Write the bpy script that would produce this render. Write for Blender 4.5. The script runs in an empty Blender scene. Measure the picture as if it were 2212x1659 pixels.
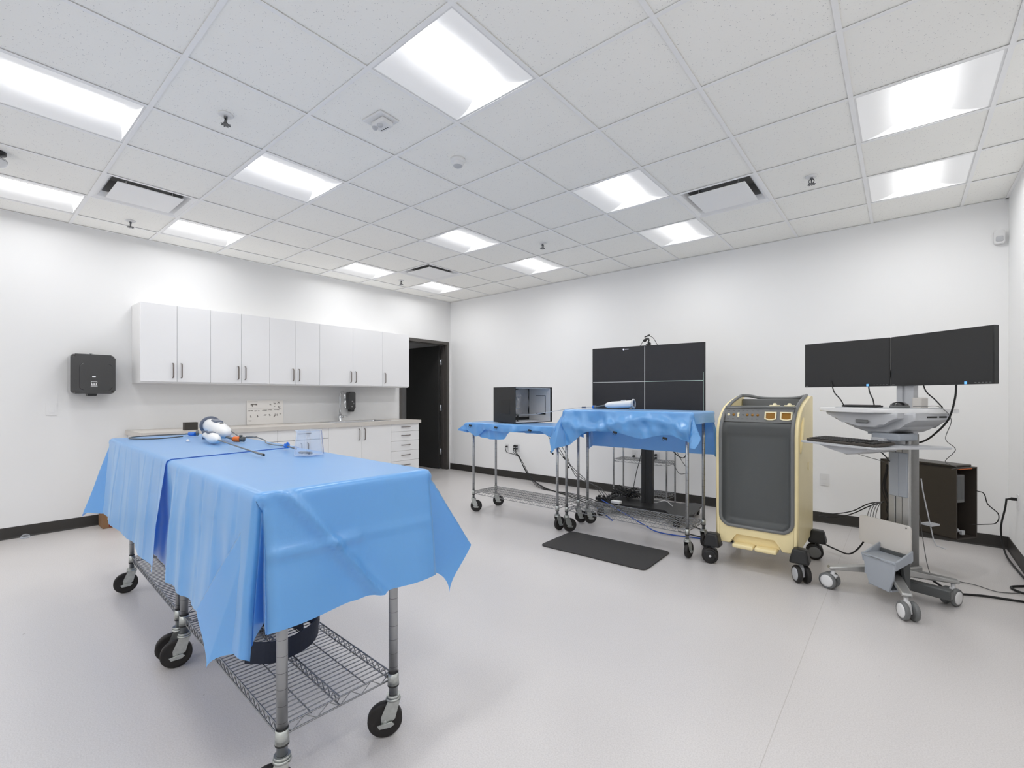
import bpy, bmesh, math, random
from mathutils import Matrix, Vector, noise
random.seed(7)
PI = math.pi
SC = bpy.context.scene
COL = SC.collection

# ------------------------------------------------------------------ camera, light level
H_CAM = 1.2554
cam_d = bpy.data.cameras.new('camera')
cam_d.sensor_width = 36.0
cam_d.lens = 1010.9 / 2212 * 36.0
cam_d.shift_y = (857.04 - 829.5) / 2212
cam_d.clip_start = 0.02
cam_o = bpy.data.objects.new('camera', cam_d)
cam_o.location = (6.0472, -5.5786, H_CAM)
cam_o.rotation_euler = (PI / 2, 0, math.atan2(0.6402, 0.7682))
COL.objects.link(cam_o)
SC.camera = cam_o
w = bpy.data.worlds.new('world'); SC.world = w; w.use_nodes = True
w.node_tree.nodes['Background'].inputs[0].default_value = (0.8, 0.8, 0.8, 1)
w.node_tree.nodes['Background'].inputs[1].default_value = 0.3
SC.view_settings.view_transform = 'Standard'
SC.view_settings.look = 'None'
SC.view_settings.exposure = 0.38
SC.view_settings.gamma = 1.0
SC.view_settings.use_curve_mapping = False
SC.cycles.max_bounces = 8
SC.cycles.diffuse_bounces = 7
SC.cycles.use_adaptive_sampling = True
SC.cycles.adaptive_threshold = 0.02
SC.cycles.glossy_bounces = 4
SC.cycles.transparent_max_bounces = 12
SC.cycles.transmission_bounces = 8
SC.cycles.use_denoising = True
SC.cycles.sample_clamp_indirect = 8.0
SC.cycles.caustics_reflective = False
SC.cycles.caustics_refractive = False
LIGHT_E = 20.5          # ceiling lens emission
CEIL = 2.8916

# ------------------------------------------------------------------ materials
def lin(h):
    h = h.lstrip('#')
    r = []
    for i in (0, 2, 4):
        c = int(h[i:i+2], 16) / 255
        r.append(c / 12.92 if c <= .04045 else ((c + .055) / 1.055) ** 2.4)
    return (*r, 1)

def mat(name, col, rough=.5, metal=0., spec=.5, coat=0., sheen=0., trans=0., ior=1.45, emis=None, es=0.,
        bump=None, var=None, aniso=0, alpha=1.0):
    """bump=(scale,strength,dist); var=(scale,amount) value noise of the colour itself"""
    m = bpy.data.materials.new(name); m.use_nodes = True
    nt = m.node_tree; b = nt.nodes['Principled BSDF']
    c = lin(col) if isinstance(col, str) else (*col, 1)
    b.inputs['Base Color'].default_value = c
    b.inputs['Roughness'].default_value = rough
    b.inputs['Metallic'].default_value = metal
    b.inputs['Specular IOR Level'].default_value = spec
    b.inputs['Coat Weight'].default_value = coat
    b.inputs['Coat Roughness'].default_value = .05
    b.inputs['Sheen Weight'].default_value = sheen
    b.inputs['Transmission Weight'].default_value = trans
    b.inputs['IOR'].default_value = ior
    b.inputs['Alpha'].default_value = alpha
    if emis:
        b.inputs['Emission Color'].default_value = lin(emis); b.inputs['Emission Strength'].default_value = es
    if bump or var:
        tc = nt.nodes.new('ShaderNodeTexCoord')
    if bump:
        n = nt.nodes.new('ShaderNodeTexNoise'); n.inputs['Scale'].default_value = bump[0]; n.inputs['Detail'].default_value = 3
        bp = nt.nodes.new('ShaderNodeBump'); bp.inputs['Strength'].default_value = bump[1]; bp.inputs['Distance'].default_value = bump[2]
        nt.links.new(tc.outputs['Object'], n.inputs['Vector'])
        nt.links.new(n.outputs['Fac'], bp.inputs['Height']); nt.links.new(bp.outputs['Normal'], b.inputs['Normal'])
    if var:
        n2 = nt.nodes.new('ShaderNodeTexNoise'); n2.inputs['Scale'].default_value = var[0]; n2.inputs['Detail'].default_value = 4
        mx = nt.nodes.new('ShaderNodeMix'); mx.data_type = 'RGBA'; mx.blend_type = 'MIX'
        mx.inputs[6].default_value = tuple(max(0, x * (1 - var[1])) for x in c[:3]) + (1,)
        mx.inputs[7].default_value = tuple(min(1, x * (1 + var[1])) for x in c[:3]) + (1,)
        nt.links.new(tc.outputs['Object'], n2.inputs['Vector'])
        nt.links.new(n2.outputs['Fac'], mx.inputs[0]); nt.links.new(mx.outputs[2], b.inputs['Base Color'])
    return m

M = {}
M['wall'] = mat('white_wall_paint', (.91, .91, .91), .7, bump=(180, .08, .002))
M['wall_left'] = mat('darkened_white_wall_paint', (.80, .80, .80), .7, bump=(180, .08, .002))  # same white paint, colour darkened to offset strong light from the nearby lamps
M['ceil_bar'] = mat('white_painted_bar', (.93, .93, .93), .5)
M['base'] = mat('dark_vinyl_base', (.036, .033, .03), .45, bump=(60, .05, .002))
M['doorframe'] = mat('bronze_painted_frame', (.085, .078, .072), .45)
M['door'] = mat('charcoal_door_paint', (.035, .035, .034), .5, bump=(90, .05, .001))
M['white_gloss'] = mat('white_gloss_laminate', (.86, .86, .87), .07, coat=.6)
M['white_matte'] = mat('white_melamine', (.84, .84, .84), .45)
M['counter'] = mat('beige_speckled_counter', (.62, .585, .54), .35, var=(300, .18))
M['counter_edge'] = M['counter']
M['chrome'] = mat('chrome', (.72, .73, .75), .12, metal=1)
M['steel'] = mat('brushed_steel', (.55, .55, .56), .3, metal=1, var=(40, .1))
M['handle'] = mat('brushed_pewter', (.23, .2, .185), .35, metal=.9)
M['wire'] = mat('zinc_wire', (.30, .305, .31), .35, metal=.9)
M['wire_dark'] = mat('dark_wire', (.17, .175, .18), .4, metal=.8)
M['zinc'] = mat('zinc_plated_plate', (.5, .52, .5), .35, metal=.85, var=(60, .25))
M['rubber'] = mat('black_rubber', (.02, .018, .017), .55, bump=(80, .2, .001), var=(30, .4))
M['black_gloss'] = mat('black_gloss_plastic', (.008, .008, .009), .06, spec=.7, coat=1.0)
M['black'] = mat('black_plastic', (.02, .02, .02), .4)
M['black_soft'] = mat('black_matte_plastic', (.028, .028, .028), .6)
M['cable'] = mat('black_cable', (.015, .015, .015), .5)
M['cable_grey'] = mat('grey_cable', (.12, .12, .12), .5)
M['cable_white'] = mat('white_cable', (.7, .7, .68), .4)
M['cable_blue'] = mat('blue_cable', (.02, .09, .45), .4)
M['grey'] = mat('grey_plastic', (.17, .175, .175), .4)
M['grey_dark'] = mat('dark_grey_plastic', (.085, .09, .09), .38, coat=.1)
M['grey_tray'] = mat('grey_tray_plastic', (.09, .096, .096), .4)
M['grey_light'] = mat('light_grey_plastic', (.52, .53, .55), .35)
M['grey_blue'] = mat('silver_grey_plastic', (.38, .41, .45), .32)
M['alu'] = mat('brushed_aluminium', (.48, .48, .47), .35, metal=.7, var=(50, .08))
M['white_plastic'] = mat('white_plastic', (.8, .8, .8), .35)
M['offwhite'] = mat('offwhite_plastic', (.66, .63, .59), .4)
M['yellow'] = mat('pale_yellow_plastic', (.90, .77, .44), .38, var=(6, .05))
M['cream'] = mat('cream_plastic', (.86, .78, .52), .38)
M['amber'] = mat('amber_plastic', (.28, .13, .01), .2)
M['orange'] = mat('orange_plastic', (.75, .16, .02), .35)
M['blue_plastic'] = mat('blue_plastic', (.03, .18, .65), .35)
M['navy'] = mat('navy_webbing', (.02, .026, .045), .7, bump=(300, .2, .002))
M['navy_grey'] = mat('slate_grey_plastic', (.11, .13, .18), .4)
M['screen'] = mat('dark_screen', (.03, .03, .03), .35, spec=.4)
M['tv_screen'] = mat('dark_grey_lit_screen', (.022, .022, .024), .3, spec=.4, emis='#1a1a1e', es=.5)
M['mat_rubber'] = mat('dark_grey_floor_mat', (.048, .046, .045), .7, bump=(400, .3, .002))
M['card'] = mat('brown_cardboard', (.25, .14, .07), .8, var=(8, .1))
M['red'] = mat('dark_red_print', (.22, .02, .015), .6)
M['paper'] = mat('white_printed_sheet', (.9, .875, .84), .45)
M['ink'] = mat('grey_ink', (.25, .23, .21), .7)
M['white_mark'] = mat('white_print', (.8, .8, .8), .5)
M['glow_white'] = mat('lit_white_pixels', (.5, .5, .55), .5, emis='#e8e8ff', es=.8)
M['glow_line'] = mat('lit_grey_pixels', (.3, .3, .32), .5, emis='#b4b8b8', es=.75)
M['glow_teal'] = mat('lit_teal_pixels', (.3, .36, .35), .5, emis='#9db8ae', es=.7)
M['blue_led'] = mat('blue_status_light', (.1, .3, .7), .5, emis='#5f9fe0', es=.9)
M['foil'] = mat('crinkled_silver_foil', (.5, .5, .51), .25, metal=.75, bump=(9, .55, .03))
M['foil_flat'] = mat('silver_lining', (.9, .9, .91), .35, metal=.1, bump=(7, .35, .02))
M['clear'] = mat('clear_acrylic', (.96, .98, 1), .03, trans=1., ior=1.12)
def clear_mat():
    m = bpy.data.materials.new('clear_acrylic_sheet'); m.use_nodes = True
    nt = m.node_tree; b = nt.nodes['Principled BSDF']; L = nt.links
    b.inputs['Base Color'].default_value = (.85, .87, .9, 1); b.inputs['Roughness'].default_value = .12
    tr = nt.nodes.new('ShaderNodeBsdfTransparent'); tr.inputs['Color'].default_value = (.95, .97, 1, 1)
    fr = nt.nodes.new('ShaderNodeLayerWeight'); fr.inputs['Blend'].default_value = .35
    mr = nt.nodes.new('ShaderNodeMapRange'); mr.inputs['To Min'].default_value = .05; mr.inputs['To Max'].default_value = .6
    L.new(fr.outputs['Facing'], mr.inputs['Value'])
    ms = nt.nodes.new('ShaderNodeMixShader'); L.new(mr.outputs['Result'], ms.inputs[0]); L.new(tr.outputs[0], ms.inputs[1]); L.new(b.outputs[0], ms.inputs[2])
    L.new(ms.outputs[0], nt.nodes['Material Output'].inputs['Surface'])
    return m
M['clear'] = clear_mat()
M['clear_edge'] = mat('violet_tinted_clear_edge', (.55, .6, .85), .1, trans=.7, ior=1.2)
M['pink'] = mat('red_status_light', (.5, .02, .05), .4, emis='#c02040', es=.4)
M['vent_dark'] = mat('dark_duct_lining', (.3, .3, .3), .7)
M['lens'] = mat('glowing_lens', (.9, .9, .9), .5, emis='#ffffff', es=LIGHT_E)
M['lens_side'] = mat('faintly_glowing_reflector', (.78, .78, .78), .5, emis='#ffffff', es=.17)
M['dark_block'] = mat('dark_walnut_laminate', (.045, .04, .033), .5)
M['brown_dark'] = mat('dark_brown_plastic', (.05, .042, .035), .45)

def floor_mat():
    m = bpy.data.materials.new('speckled_vinyl_floor'); m.use_nodes = True
    nt = m.node_tree; b = nt.nodes['Principled BSDF']; L = nt.links
    tc = nt.nodes.new('ShaderNodeTexCoord')
    n = nt.nodes.new('ShaderNodeTexNoise'); n.inputs['Scale'].default_value = 190; n.inputs['Detail'].default_value = 5
    cr = nt.nodes.new('ShaderNodeValToRGB')
    cr.color_ramp.elements[0].position = .33; cr.color_ramp.elements[0].color = (.575, .55, .54, 1)
    cr.color_ramp.elements[1].position = .62; cr.color_ramp.elements[1].color = (.665, .64, .63, 1)
    L.new(tc.outputs['Object'], n.inputs['Vector']); L.new(n.outputs['Fac'], cr.inputs['Fac'])
    # large soft mottling and sparse dark scuffs
    n2 = nt.nodes.new('ShaderNodeTexNoise'); n2.inputs['Scale'].default_value = 1.3; n2.inputs['Detail'].default_value = 3
    mr = nt.nodes.new('ShaderNodeMapRange'); mr.inputs['To Min'].default_value = .95; mr.inputs['To Max'].default_value = 1.04
    L.new(tc.outputs['Object'], n2.inputs['Vector']); L.new(n2.outputs['Fac'], mr.inputs['Value'])
    mul = nt.nodes.new('ShaderNodeMix'); mul.data_type = 'RGBA'; mul.blend_type = 'MULTIPLY'; mul.inputs[0].default_value = 1
    L.new(cr.outputs['Color'], mul.inputs[6]); L.new(mr.outputs['Result'], mul.inputs[7])
    v = nt.nodes.new('ShaderNodeTexVoronoi'); v.inputs['Scale'].default_value = 3.1; v.inputs['Randomness'].default_value = 1
    lt = nt.nodes.new('ShaderNodeMath'); lt.operation = 'LESS_THAN'; lt.inputs[1].default_value = .018
    L.new(tc.outputs['Object'], v.inputs['Vector']); L.new(v.outputs['Distance'], lt.inputs[0])
    sc = nt.nodes.new('ShaderNodeMix'); sc.data_type = 'RGBA'; sc.inputs[7].default_value = (.3, .27, .25, 1)
    sm = nt.nodes.new('ShaderNodeMath'); sm.operation = 'MULTIPLY'; sm.inputs[1].default_value = .6
    L.new(lt.outputs[0], sm.inputs[0]); L.new(sm.outputs[0], sc.inputs[0]); L.new(mul.outputs[2], sc.inputs[6])
    # welded sheet seams running along the depth of the room
    sx = nt.nodes.new('ShaderNodeSeparateXYZ'); L.new(tc.outputs['Object'], sx.inputs[0])
    prev = sc.outputs[2]
    for xs in (5.677, 3.85, 2.02):
        s = nt.nodes.new('ShaderNodeMath'); s.operation = 'SUBTRACT'; s.inputs[1].default_value = xs; L.new(sx.outputs['X'], s.inputs[0])
        a = nt.nodes.new('ShaderNodeMath'); a.operation = 'ABSOLUTE'; L.new(s.outputs[0], a.inputs[0])
        l = nt.nodes.new('ShaderNodeMath'); l.operation = 'LESS_THAN'; l.inputs[1].default_value = .0016; L.new(a.outputs[0], l.inputs[0])
        q = nt.nodes.new('ShaderNodeMath'); q.operation = 'MULTIPLY'; q.inputs[1].default_value = .45 if xs > 5 else .12; L.new(l.outputs[0], q.inputs[0])
        mm = nt.nodes.new('ShaderNodeMix'); mm.data_type = 'RGBA'; mm.inputs[7].default_value = (.36, .33, .3, 1)
        L.new(q.outputs[0], mm.inputs[0]); L.new(prev, mm.inputs[6]); prev = mm.outputs[2]
    L.new(prev, b.inputs['Base Color'])
    b.inputs['Roughness'].default_value = .3
    b.inputs['Specular IOR Level'].default_value = .4
    bp = nt.nodes.new('ShaderNodeBump'); bp.inputs['Strength'].default_value = .04; bp.inputs['Distance'].default_value = .001
    L.new(n.outputs['Fac'], bp.inputs['Height']); L.new(bp.outputs['Normal'], b.inputs['Normal'])
    return m
M['floor'] = floor_mat()

def tile_mat():
    m = bpy.data.materials.new('pinholed_ceiling_tile'); m.use_nodes = True
    nt = m.node_tree; b = nt.nodes['Principled BSDF']; L = nt.links
    tc = nt.nodes.new('ShaderNodeTexCoord')
    v = nt.nodes.new('ShaderNodeTexVoronoi'); v.inputs['Scale'].default_value = 95
    n = nt.nodes.new('ShaderNodeTexNoise'); n.inputs['Scale'].default_value = 60; n.inputs['Detail'].default_value = 2
    L.new(tc.outputs['Object'], v.inputs['Vector']); L.new(tc.outputs['Object'], n.inputs['Vector'])
    lt = nt.nodes.new('ShaderNodeMapRange'); lt.inputs['From Min'].default_value = .12; lt.inputs['From Max'].default_value = .24
    lt.inputs['To Min'].default_value = 1; lt.inputs['To Max'].default_value = 0
    L.new(v.outputs['Distance'], lt.inputs['Value'])
    gt = nt.nodes.new('ShaderNodeMapRange'); gt.inputs['From Min'].default_value = .5; gt.inputs['From Max'].default_value = .56
    L.new(n.outputs['Fac'], gt.inputs['Value'])
    mu = nt.nodes.new('ShaderNodeMath'); mu.operation = 'MULTIPLY'; L.new(lt.outputs['Result'], mu.inputs[0]); L.new(gt.outputs['Result'], mu.inputs[1])
    mx = nt.nodes.new('ShaderNodeMix'); mx.data_type = 'RGBA'
    mx.inputs[6].default_value = (.97, .962, .925, 1); mx.inputs[7].default_value = (.55, .55, .55, 1)
    L.new(mu.outputs[0], mx.inputs[0]); L.new(mx.outputs[2], b.inputs['Base Color'])
    b.inputs['Roughness'].default_value = .85; b.inputs['Specular IOR Level'].default_value = .2
    return m
M['tile'] = tile_mat()

def post_mat():
    m = mat('ringed_chrome_post', (.36, .37, .385), .3, metal=.85)
    nt = m.node_tree; b = nt.nodes['Principled BSDF']; L = nt.links
    tc = nt.nodes.new('ShaderNodeTexCoord'); sx = nt.nodes.new('ShaderNodeSeparateXYZ'); L.new(tc.outputs['Object'], sx.inputs[0])
    md = nt.nodes.new('ShaderNodeMath'); md.operation = 'MODULO'; md.inputs[1].default_value = .0508; L.new(sx.outputs['Z'], md.inputs[0])
    lt = nt.nodes.new('ShaderNodeMath'); lt.operation = 'LESS_THAN'; lt.inputs[1].default_value = .0014; L.new(md.outputs[0], lt.inputs[0])
    mx = nt.nodes.new('ShaderNodeMix'); mx.data_type = 'RGBA'
    mx.inputs[6].default_value = (.38, .39, .40, 1); mx.inputs[7].default_value = (.12, .12, .12, 1)
    L.new(lt.outputs[0], mx.inputs[0]); L.new(mx.outputs[2], b.inputs['Base Color'])
    return m
M['post'] = post_mat()

def drape_mat():
    m = bpy.data.materials.new('blue_nonwoven_drape'); m.use_nodes = True
    nt = m.node_tree; b = nt.nodes['Principled BSDF']; L = nt.links
    b.inputs['Base Color'].default_value = (.115, .43, .88, 1)
    b.inputs['Roughness'].default_value = .55; b.inputs['Specular IOR Level'].default_value = .35
    b.inputs['Coat Weight'].default_value = 1.0; b.inputs['Coat Roughness'].default_value = .33; b.inputs['Coat IOR'].default_value = 2.0
    b.inputs['Sheen Weight'].default_value = .5; b.inputs['Sheen Roughness'].default_value = .4
    b.inputs['Sheen Tint'].default_value = (.7, .9, 1, 1)
    tc = nt.nodes.new('ShaderNodeTexCoord')
    n = nt.nodes.new('ShaderNodeTexNoise'); n.inputs['Scale'].default_value = 420; n.inputs['Detail'].default_value = 2
    n2 = nt.nodes.new('ShaderNodeTexNoise'); n2.inputs['Scale'].default_value = 7; n2.inputs['Detail'].default_value = 4
    L.new(tc.outputs['Object'], n.inputs['Vector']); L.new(tc.outputs['Object'], n2.inputs['Vector'])
    bp = nt.nodes.new('ShaderNodeBump'); bp.inputs['Strength'].default_value = .12; bp.inputs['Distance'].default_value = .002
    bp2 = nt.nodes.new('ShaderNodeBump'); bp2.inputs['Strength'].default_value = .3; bp2.inputs['Distance'].default_value = .012
    L.new(n.outputs['Fac'], bp.inputs['Height']); L.new(n2.outputs['Fac'], bp2.inputs['Height'])
    L.new(bp.outputs['Normal'], bp2.inputs['Normal']); L.new(bp2.outputs['Normal'], b.inputs['Normal'])
    tr = nt.nodes.new('ShaderNodeBsdfTranslucent'); tr.inputs['Color'].default_value = (.05, .25, .85, 1)
    ms = nt.nodes.new('ShaderNodeMixShader'); ms.inputs[0].default_value = .22
    out = nt.nodes['Material Output']
    L.new(b.outputs[0], ms.inputs[1]); L.new(tr.outputs[0], ms.inputs[2]); L.new(ms.outputs[0], out.inputs['Surface'])
    return m
M['drape'] = drape_mat()

# ------------------------------------------------------------------ mesh builder
class MB:
    def __init__(s):
        s.bm = bmesh.new(); s.M = Matrix.Identity(4); s.mi = 0
    def _fin(s, verts, smooth):
        fs = set()
        for v in verts:
            for f in v.link_faces: fs.add(f)
        for f in fs:
            f.material_index = s.mi; f.smooth = smooth
        return fs
    def v(s, p): return s.bm.verts.new(s.M @ Vector(p))
    def box(s, x0, x1, y0, y1, z0, z1, bev=0, seg=2, taper=None):
        vs = []
        for z in (z0, z1):
            for (x, y) in ((x0, y0), (x1, y0), (x1, y1), (x0, y1)):
                if taper and z == z1:
                    cx, cy = (x0 + x1) / 2, (y0 + y1) / 2
                    x = cx + (x - cx) * taper[0]; y = cy + (y - cy) * taper[1]
                vs.append(s.v((x, y, z)))
        F = [(0, 3, 2, 1), (4, 5, 6, 7), (0, 1, 5, 4), (1, 2, 6, 5), (2, 3, 7, 6), (3, 0, 4, 7)]
        fs = [s.bm.faces.new([vs[i] for i in f]) for f in F]
        for f in fs: f.material_index = s.mi
        if bev > 0:
            es = list({e for f in fs for e in f.edges})
            r = bmesh.ops.bevel(s.bm, geom=es, offset=bev, segments=seg, profile=.5, affect='EDGES')
            for f in r['faces']: f.material_index = s.mi; f.smooth = True
        return s
    def prism(s, poly, d0, d1, axis='y', bev=0, seg=2):
        """poly in the plane normal to axis; axis y: (x,z); x: (y,z); z: (x,y)"""
        def P(a, b, d):
            return {'y': (a, d, b), 'x': (d, a, b), 'z': (a, b, d)}[axis]
        A = [s.v(P(a, b, d0)) for a, b in poly]; B = [s.v(P(a, b, d1)) for a, b in poly]
        n = len(poly); fs = []
        fs.append(s.bm.faces.new(A)); fs.append(s.bm.faces.new(B[::-1]))
        for i in range(n):
            fs.append(s.bm.faces.new((A[i], B[i], B[(i + 1) % n], A[(i + 1) % n])))
        for f in fs: f.material_index = s.mi
        if bev > 0:
            es = [e for f in fs[:2] for e in f.edges]
            r = bmesh.ops.bevel(s.bm, geom=es, offset=bev, segments=seg, profile=.5, affect='EDGES')
            for f in r['faces']: f.material_index = s.mi; f.smooth = True
        return s
    def cyl(s, p0, p1, r0, r1=None, n=20, caps=True, smooth=True):
        r1 = r0 if r1 is None else r1
        p0 = Vector(p0); p1 = Vector(p1); d = (p1 - p0).normalized()
        a = Vector((0, 0, 1)) if abs(d.z) < .9 else Vector((1, 0, 0))
        u = d.cross(a).normalized(); v = d.cross(u)
        A = []; B = []
        for i in range(n):
            t = 2 * PI * i / n; o = u * math.cos(t) + v * math.sin(t)
            A.append(s.v(p0 + o * r0)); B.append(s.v(p1 + o * r1))
        for i in range(n):
            f = s.bm.faces.new((A[i], A[(i + 1) % n], B[(i + 1) % n], B[i])); f.smooth = smooth; f.material_index = s.mi
        if caps:
            for c in (A[::-1], B):
                f = s.bm.faces.new(c); f.material_index = s.mi
        return s
    def lathe(s, prof, c=(0, 0, 0), axis=(0, 0, 1), n=28, closed=False):
        """prof list of (r, h) along axis"""
        c = Vector(c); d = Vector(axis).normalized()
        a = Vector((0, 0, 1)) if abs(d.z) < .9 else Vector((1, 0, 0))
        u = d.cross(a).normalized(); v = d.cross(u)
        rings = []
        for r, h in prof:
            if r < 1e-6: rings.append([s.v(c + d * h)])
            else: rings.append([s.v(c + d * h + (u * math.cos(2 * PI * i / n) + v * math.sin(2 * PI * i / n)) * r) for i in range(n)])
        for A, B in zip(rings, rings[1:]):
            for i in range(n):
                j = (i + 1) % n
                if len(A) == 1 and len(B) == 1: continue
                if len(A) == 1: vs = (A[0], B[j], B[i])
                elif len(B) == 1: vs = (A[i], A[j], B[0])
                else: vs = (A[i], A[j], B[j], B[i])
                f = s.bm.faces.new(vs); f.smooth = True; f.material_index = s.mi
        return s
    def tube(s, pts, r, n=8, caps=True, closed=False):
        pts = [Vector(p) for p in pts]; N = len(pts)
        rr = r if isinstance(r, (list, tuple)) else [r] * N
        prev = None; rings = []
        for i, p in enumerate(pts):
            if closed: t = (pts[(i + 1) % N] - pts[i - 1])
            else: t = pts[min(i + 1, N - 1)] - pts[max(i - 1, 0)]
            t = t.normalized() if t.length > 1e-9 else Vector((0, 0, 1))
            if prev is None:
                a = Vector((0, 0, 1)) if abs(t.z) < .9 else Vector((1, 0, 0)); u = t.cross(a).normalized()
            else:
                u = (prev - t * prev.dot(t))
                u = u.normalized() if u.length > 1e-6 else t.cross(Vector((0, 0, 1))).normalized()
            prev = u; v = t.cross(u)
            rings.append([s.v(p + (u * math.cos(2 * PI * k / n) + v * math.sin(2 * PI * k / n)) * rr[i]) for k in range(n)])
        pr = list(zip(rings, rings[1:]))
        if closed: pr.append((rings[-1], rings[0]))
        for A, B in pr:
            for k in range(n):
                f = s.bm.faces.new((A[k], A[(k + 1) % n], B[(k + 1) % n], B[k])); f.smooth = True; f.material_index = s.mi
        if caps and not closed:
            for c in (rings[0][::-1], rings[-1]):
                f = s.bm.faces.new(c); f.material_index = s.mi
        return s
    def grid(s, fn, nu, nv, smooth=True):
        V = [[s.v(fn(i / nu, j / nv)) for j in range(nv + 1)] for i in range(nu + 1)]
        for i in range(nu):
            for j in range(nv):
                f = s.bm.faces.new((V[i][j], V[i + 1][j], V[i + 1][j + 1], V[i][j + 1])); f.smooth = smooth; f.material_index = s.mi
        return s
    def build(s, name, mats, parent=None, solid=0):
        bmesh.ops.recalc_face_normals(s.bm, faces=s.bm.faces)
        me = bpy.data.meshes.new(name); s.bm.to_mesh(me); s.bm.free()
        for m in (mats if isinstance(mats, (list, tuple)) else [mats]):
            me.materials.append(M[m] if isinstance(m, str) else m)
        o = bpy.data.objects.new(name, me); COL.objects.link(o)
        if parent: o.parent = parent
        if solid:
            md = o.modifiers.new('thickness', 'SOLIDIFY'); md.thickness = solid; md.offset = 0
        return o

def thing(name, label, cat, loc=(0, 0, 0), rz=0, group=None):
    o = bpy.data.objects.new(name, None); COL.objects.link(o); o.empty_display_size = .1
    o.location = loc; o.rotation_euler = (0, 0, rz); o['label'] = label; o['category'] = cat
    if group: o['group'] = group
    return o
def tag(o, label, cat, group=None, kind=None):
    o['label'] = label; o['category'] = cat
    if group: o['group'] = group
    if kind: o['kind'] = kind
    return o
def struct(o): o['kind'] = 'structure'; return o
def dup(o, parent=None, loc=None, rz=None, label=None):
    c = o.copy(); COL.objects.link(c)
    if parent is not None: c.parent = parent
    if loc is not None: c.location = loc
    if rz is not None: c.rotation_euler = (0, 0, rz)
    if label: c['label'] = label
    for ch in [x for x in COL.objects if x.parent == o]:
        dup(ch, c)
    return c
def rrect(x0, x1, z0, z1, r, n=6):
    rs = r if isinstance(r, (list, tuple)) else [r] * 4   # bl, br, tr, tl
    P = []
    for (cx, cz, a0, q) in ((x0 + rs[0], z0 + rs[0], PI, rs[0]), (x1 - rs[1], z0 + rs[1], 1.5 * PI, rs[1]),
                            (x1 - rs[2], z1 - rs[2], 0, rs[2]), (x0 + rs[3], z1 - rs[3], .5 * PI, rs[3])):
        for i in range(n + 1):
            a = a0 + PI / 2 * i / n; P.append((cx + q * math.cos(a), cz + q * math.sin(a)))
    return P
def spline(pts, k=8):
    P = [Vector(p) for p in pts]; out = []
    Q = [P[0] * 2 - P[1]] + P + [P[-1] * 2 - P[-2]]
    for i in range(1, len(Q) - 2):
        a, b, c, d = Q[i - 1], Q[i], Q[i + 1], Q[i + 2]
        for j in range(k):
            t = j / k
            out.append(.5 * ((2 * b) + (c - a) * t + (2 * a - 5 * b + 4 * c - d) * t * t + (3 * b - a - 3 * c + d) * t ** 3))
    out.append(P[-1]); return out
def cable(name, pts, r, m, label, cat='cable', group=None, k=8):
    P = spline(pts, k); o = P[0].copy()
    b = MB(); b.tube([p - o for p in P], r, 6)
    ob = b.build(name, m); ob.location = o
    return tag(ob, label, cat, group)

# ------------------------------------------------------------------ structure
RX, RY = 6.722, -8.9
b = MB(); b.box(-1.8, RX + .12, RY - .1, .12, -.1, 0); fl = struct(b.build('floor', 'floor'))
b = MB(); b.box(-1.8, RX + .12, 0, .12, 0, 3.1); struct(b.build('wall_back', 'wall'))
b = MB(); b.box(RX, RX + .12, RY, 0, 0, 3.1); struct(b.build('wall_right', 'wall'))
b = MB(); b.box(-.12, RX + .12, RY - .12, RY, 0, 3.1); struct(b.build('wall_front', 'wall'))
D0, D1, DH = -1.025, -.093, 2.15      # door opening
b = MB(); b.box(-.13, 0, RY, D0 - .02, 0, 3.1); b.box(-.13, 0, D1 + .02, 0, 0, 3.1); b.box(-.13, 0, D0 - .02, D1 + .02, DH + .02, 3.1)
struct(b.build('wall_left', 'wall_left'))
b = MB(); b.box(-1.8, -1.7, -2.6, 0, 0, 3.1); b.box(-1.7, -.13, -2.6, -2.5, 0, 3.1); b.box(-1.7, -.13, -2.5, 0, 2.75, 2.8)
struct(b.build('wall_corridor', 'wall'))
# cove base with a small foot
def base_run(name, p0, p1, nrm):
    p0 = Vector(p0); p1 = Vector(p1); n = Vector(nrm)
    prof = [(0, 0), (.012, 0), (.008, .004), (.005, .014), (.004, .1), (.002, .103), (0, .103)]
    b = MB(); A = [b.v(p0 + n * a + Vector((0, 0, z))) for a, z in prof]; B = [b.v(p1 + n * a + Vector((0, 0, z))) for a, z in prof]
    k = len(prof)
    for i in range(k): b.bm.faces.new((A[i], B[i], B[(i + 1) % k], A[(i + 1) % k]))
    b.bm.faces.new(A); b.bm.faces.new(B[::-1])
    return struct(b.build(name, 'base'))
base_run('baseboard_back', (0, 0, 0), (RX, 0, 0), (0, -1, 0))
base_run('baseboard_right', (RX, 0, 0), (RX, RY, 0), (-1, 0, 0))
base_run('baseboard_left', (0, RY, 0), (0, -4.44, 0), (1, 0, 0))
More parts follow.
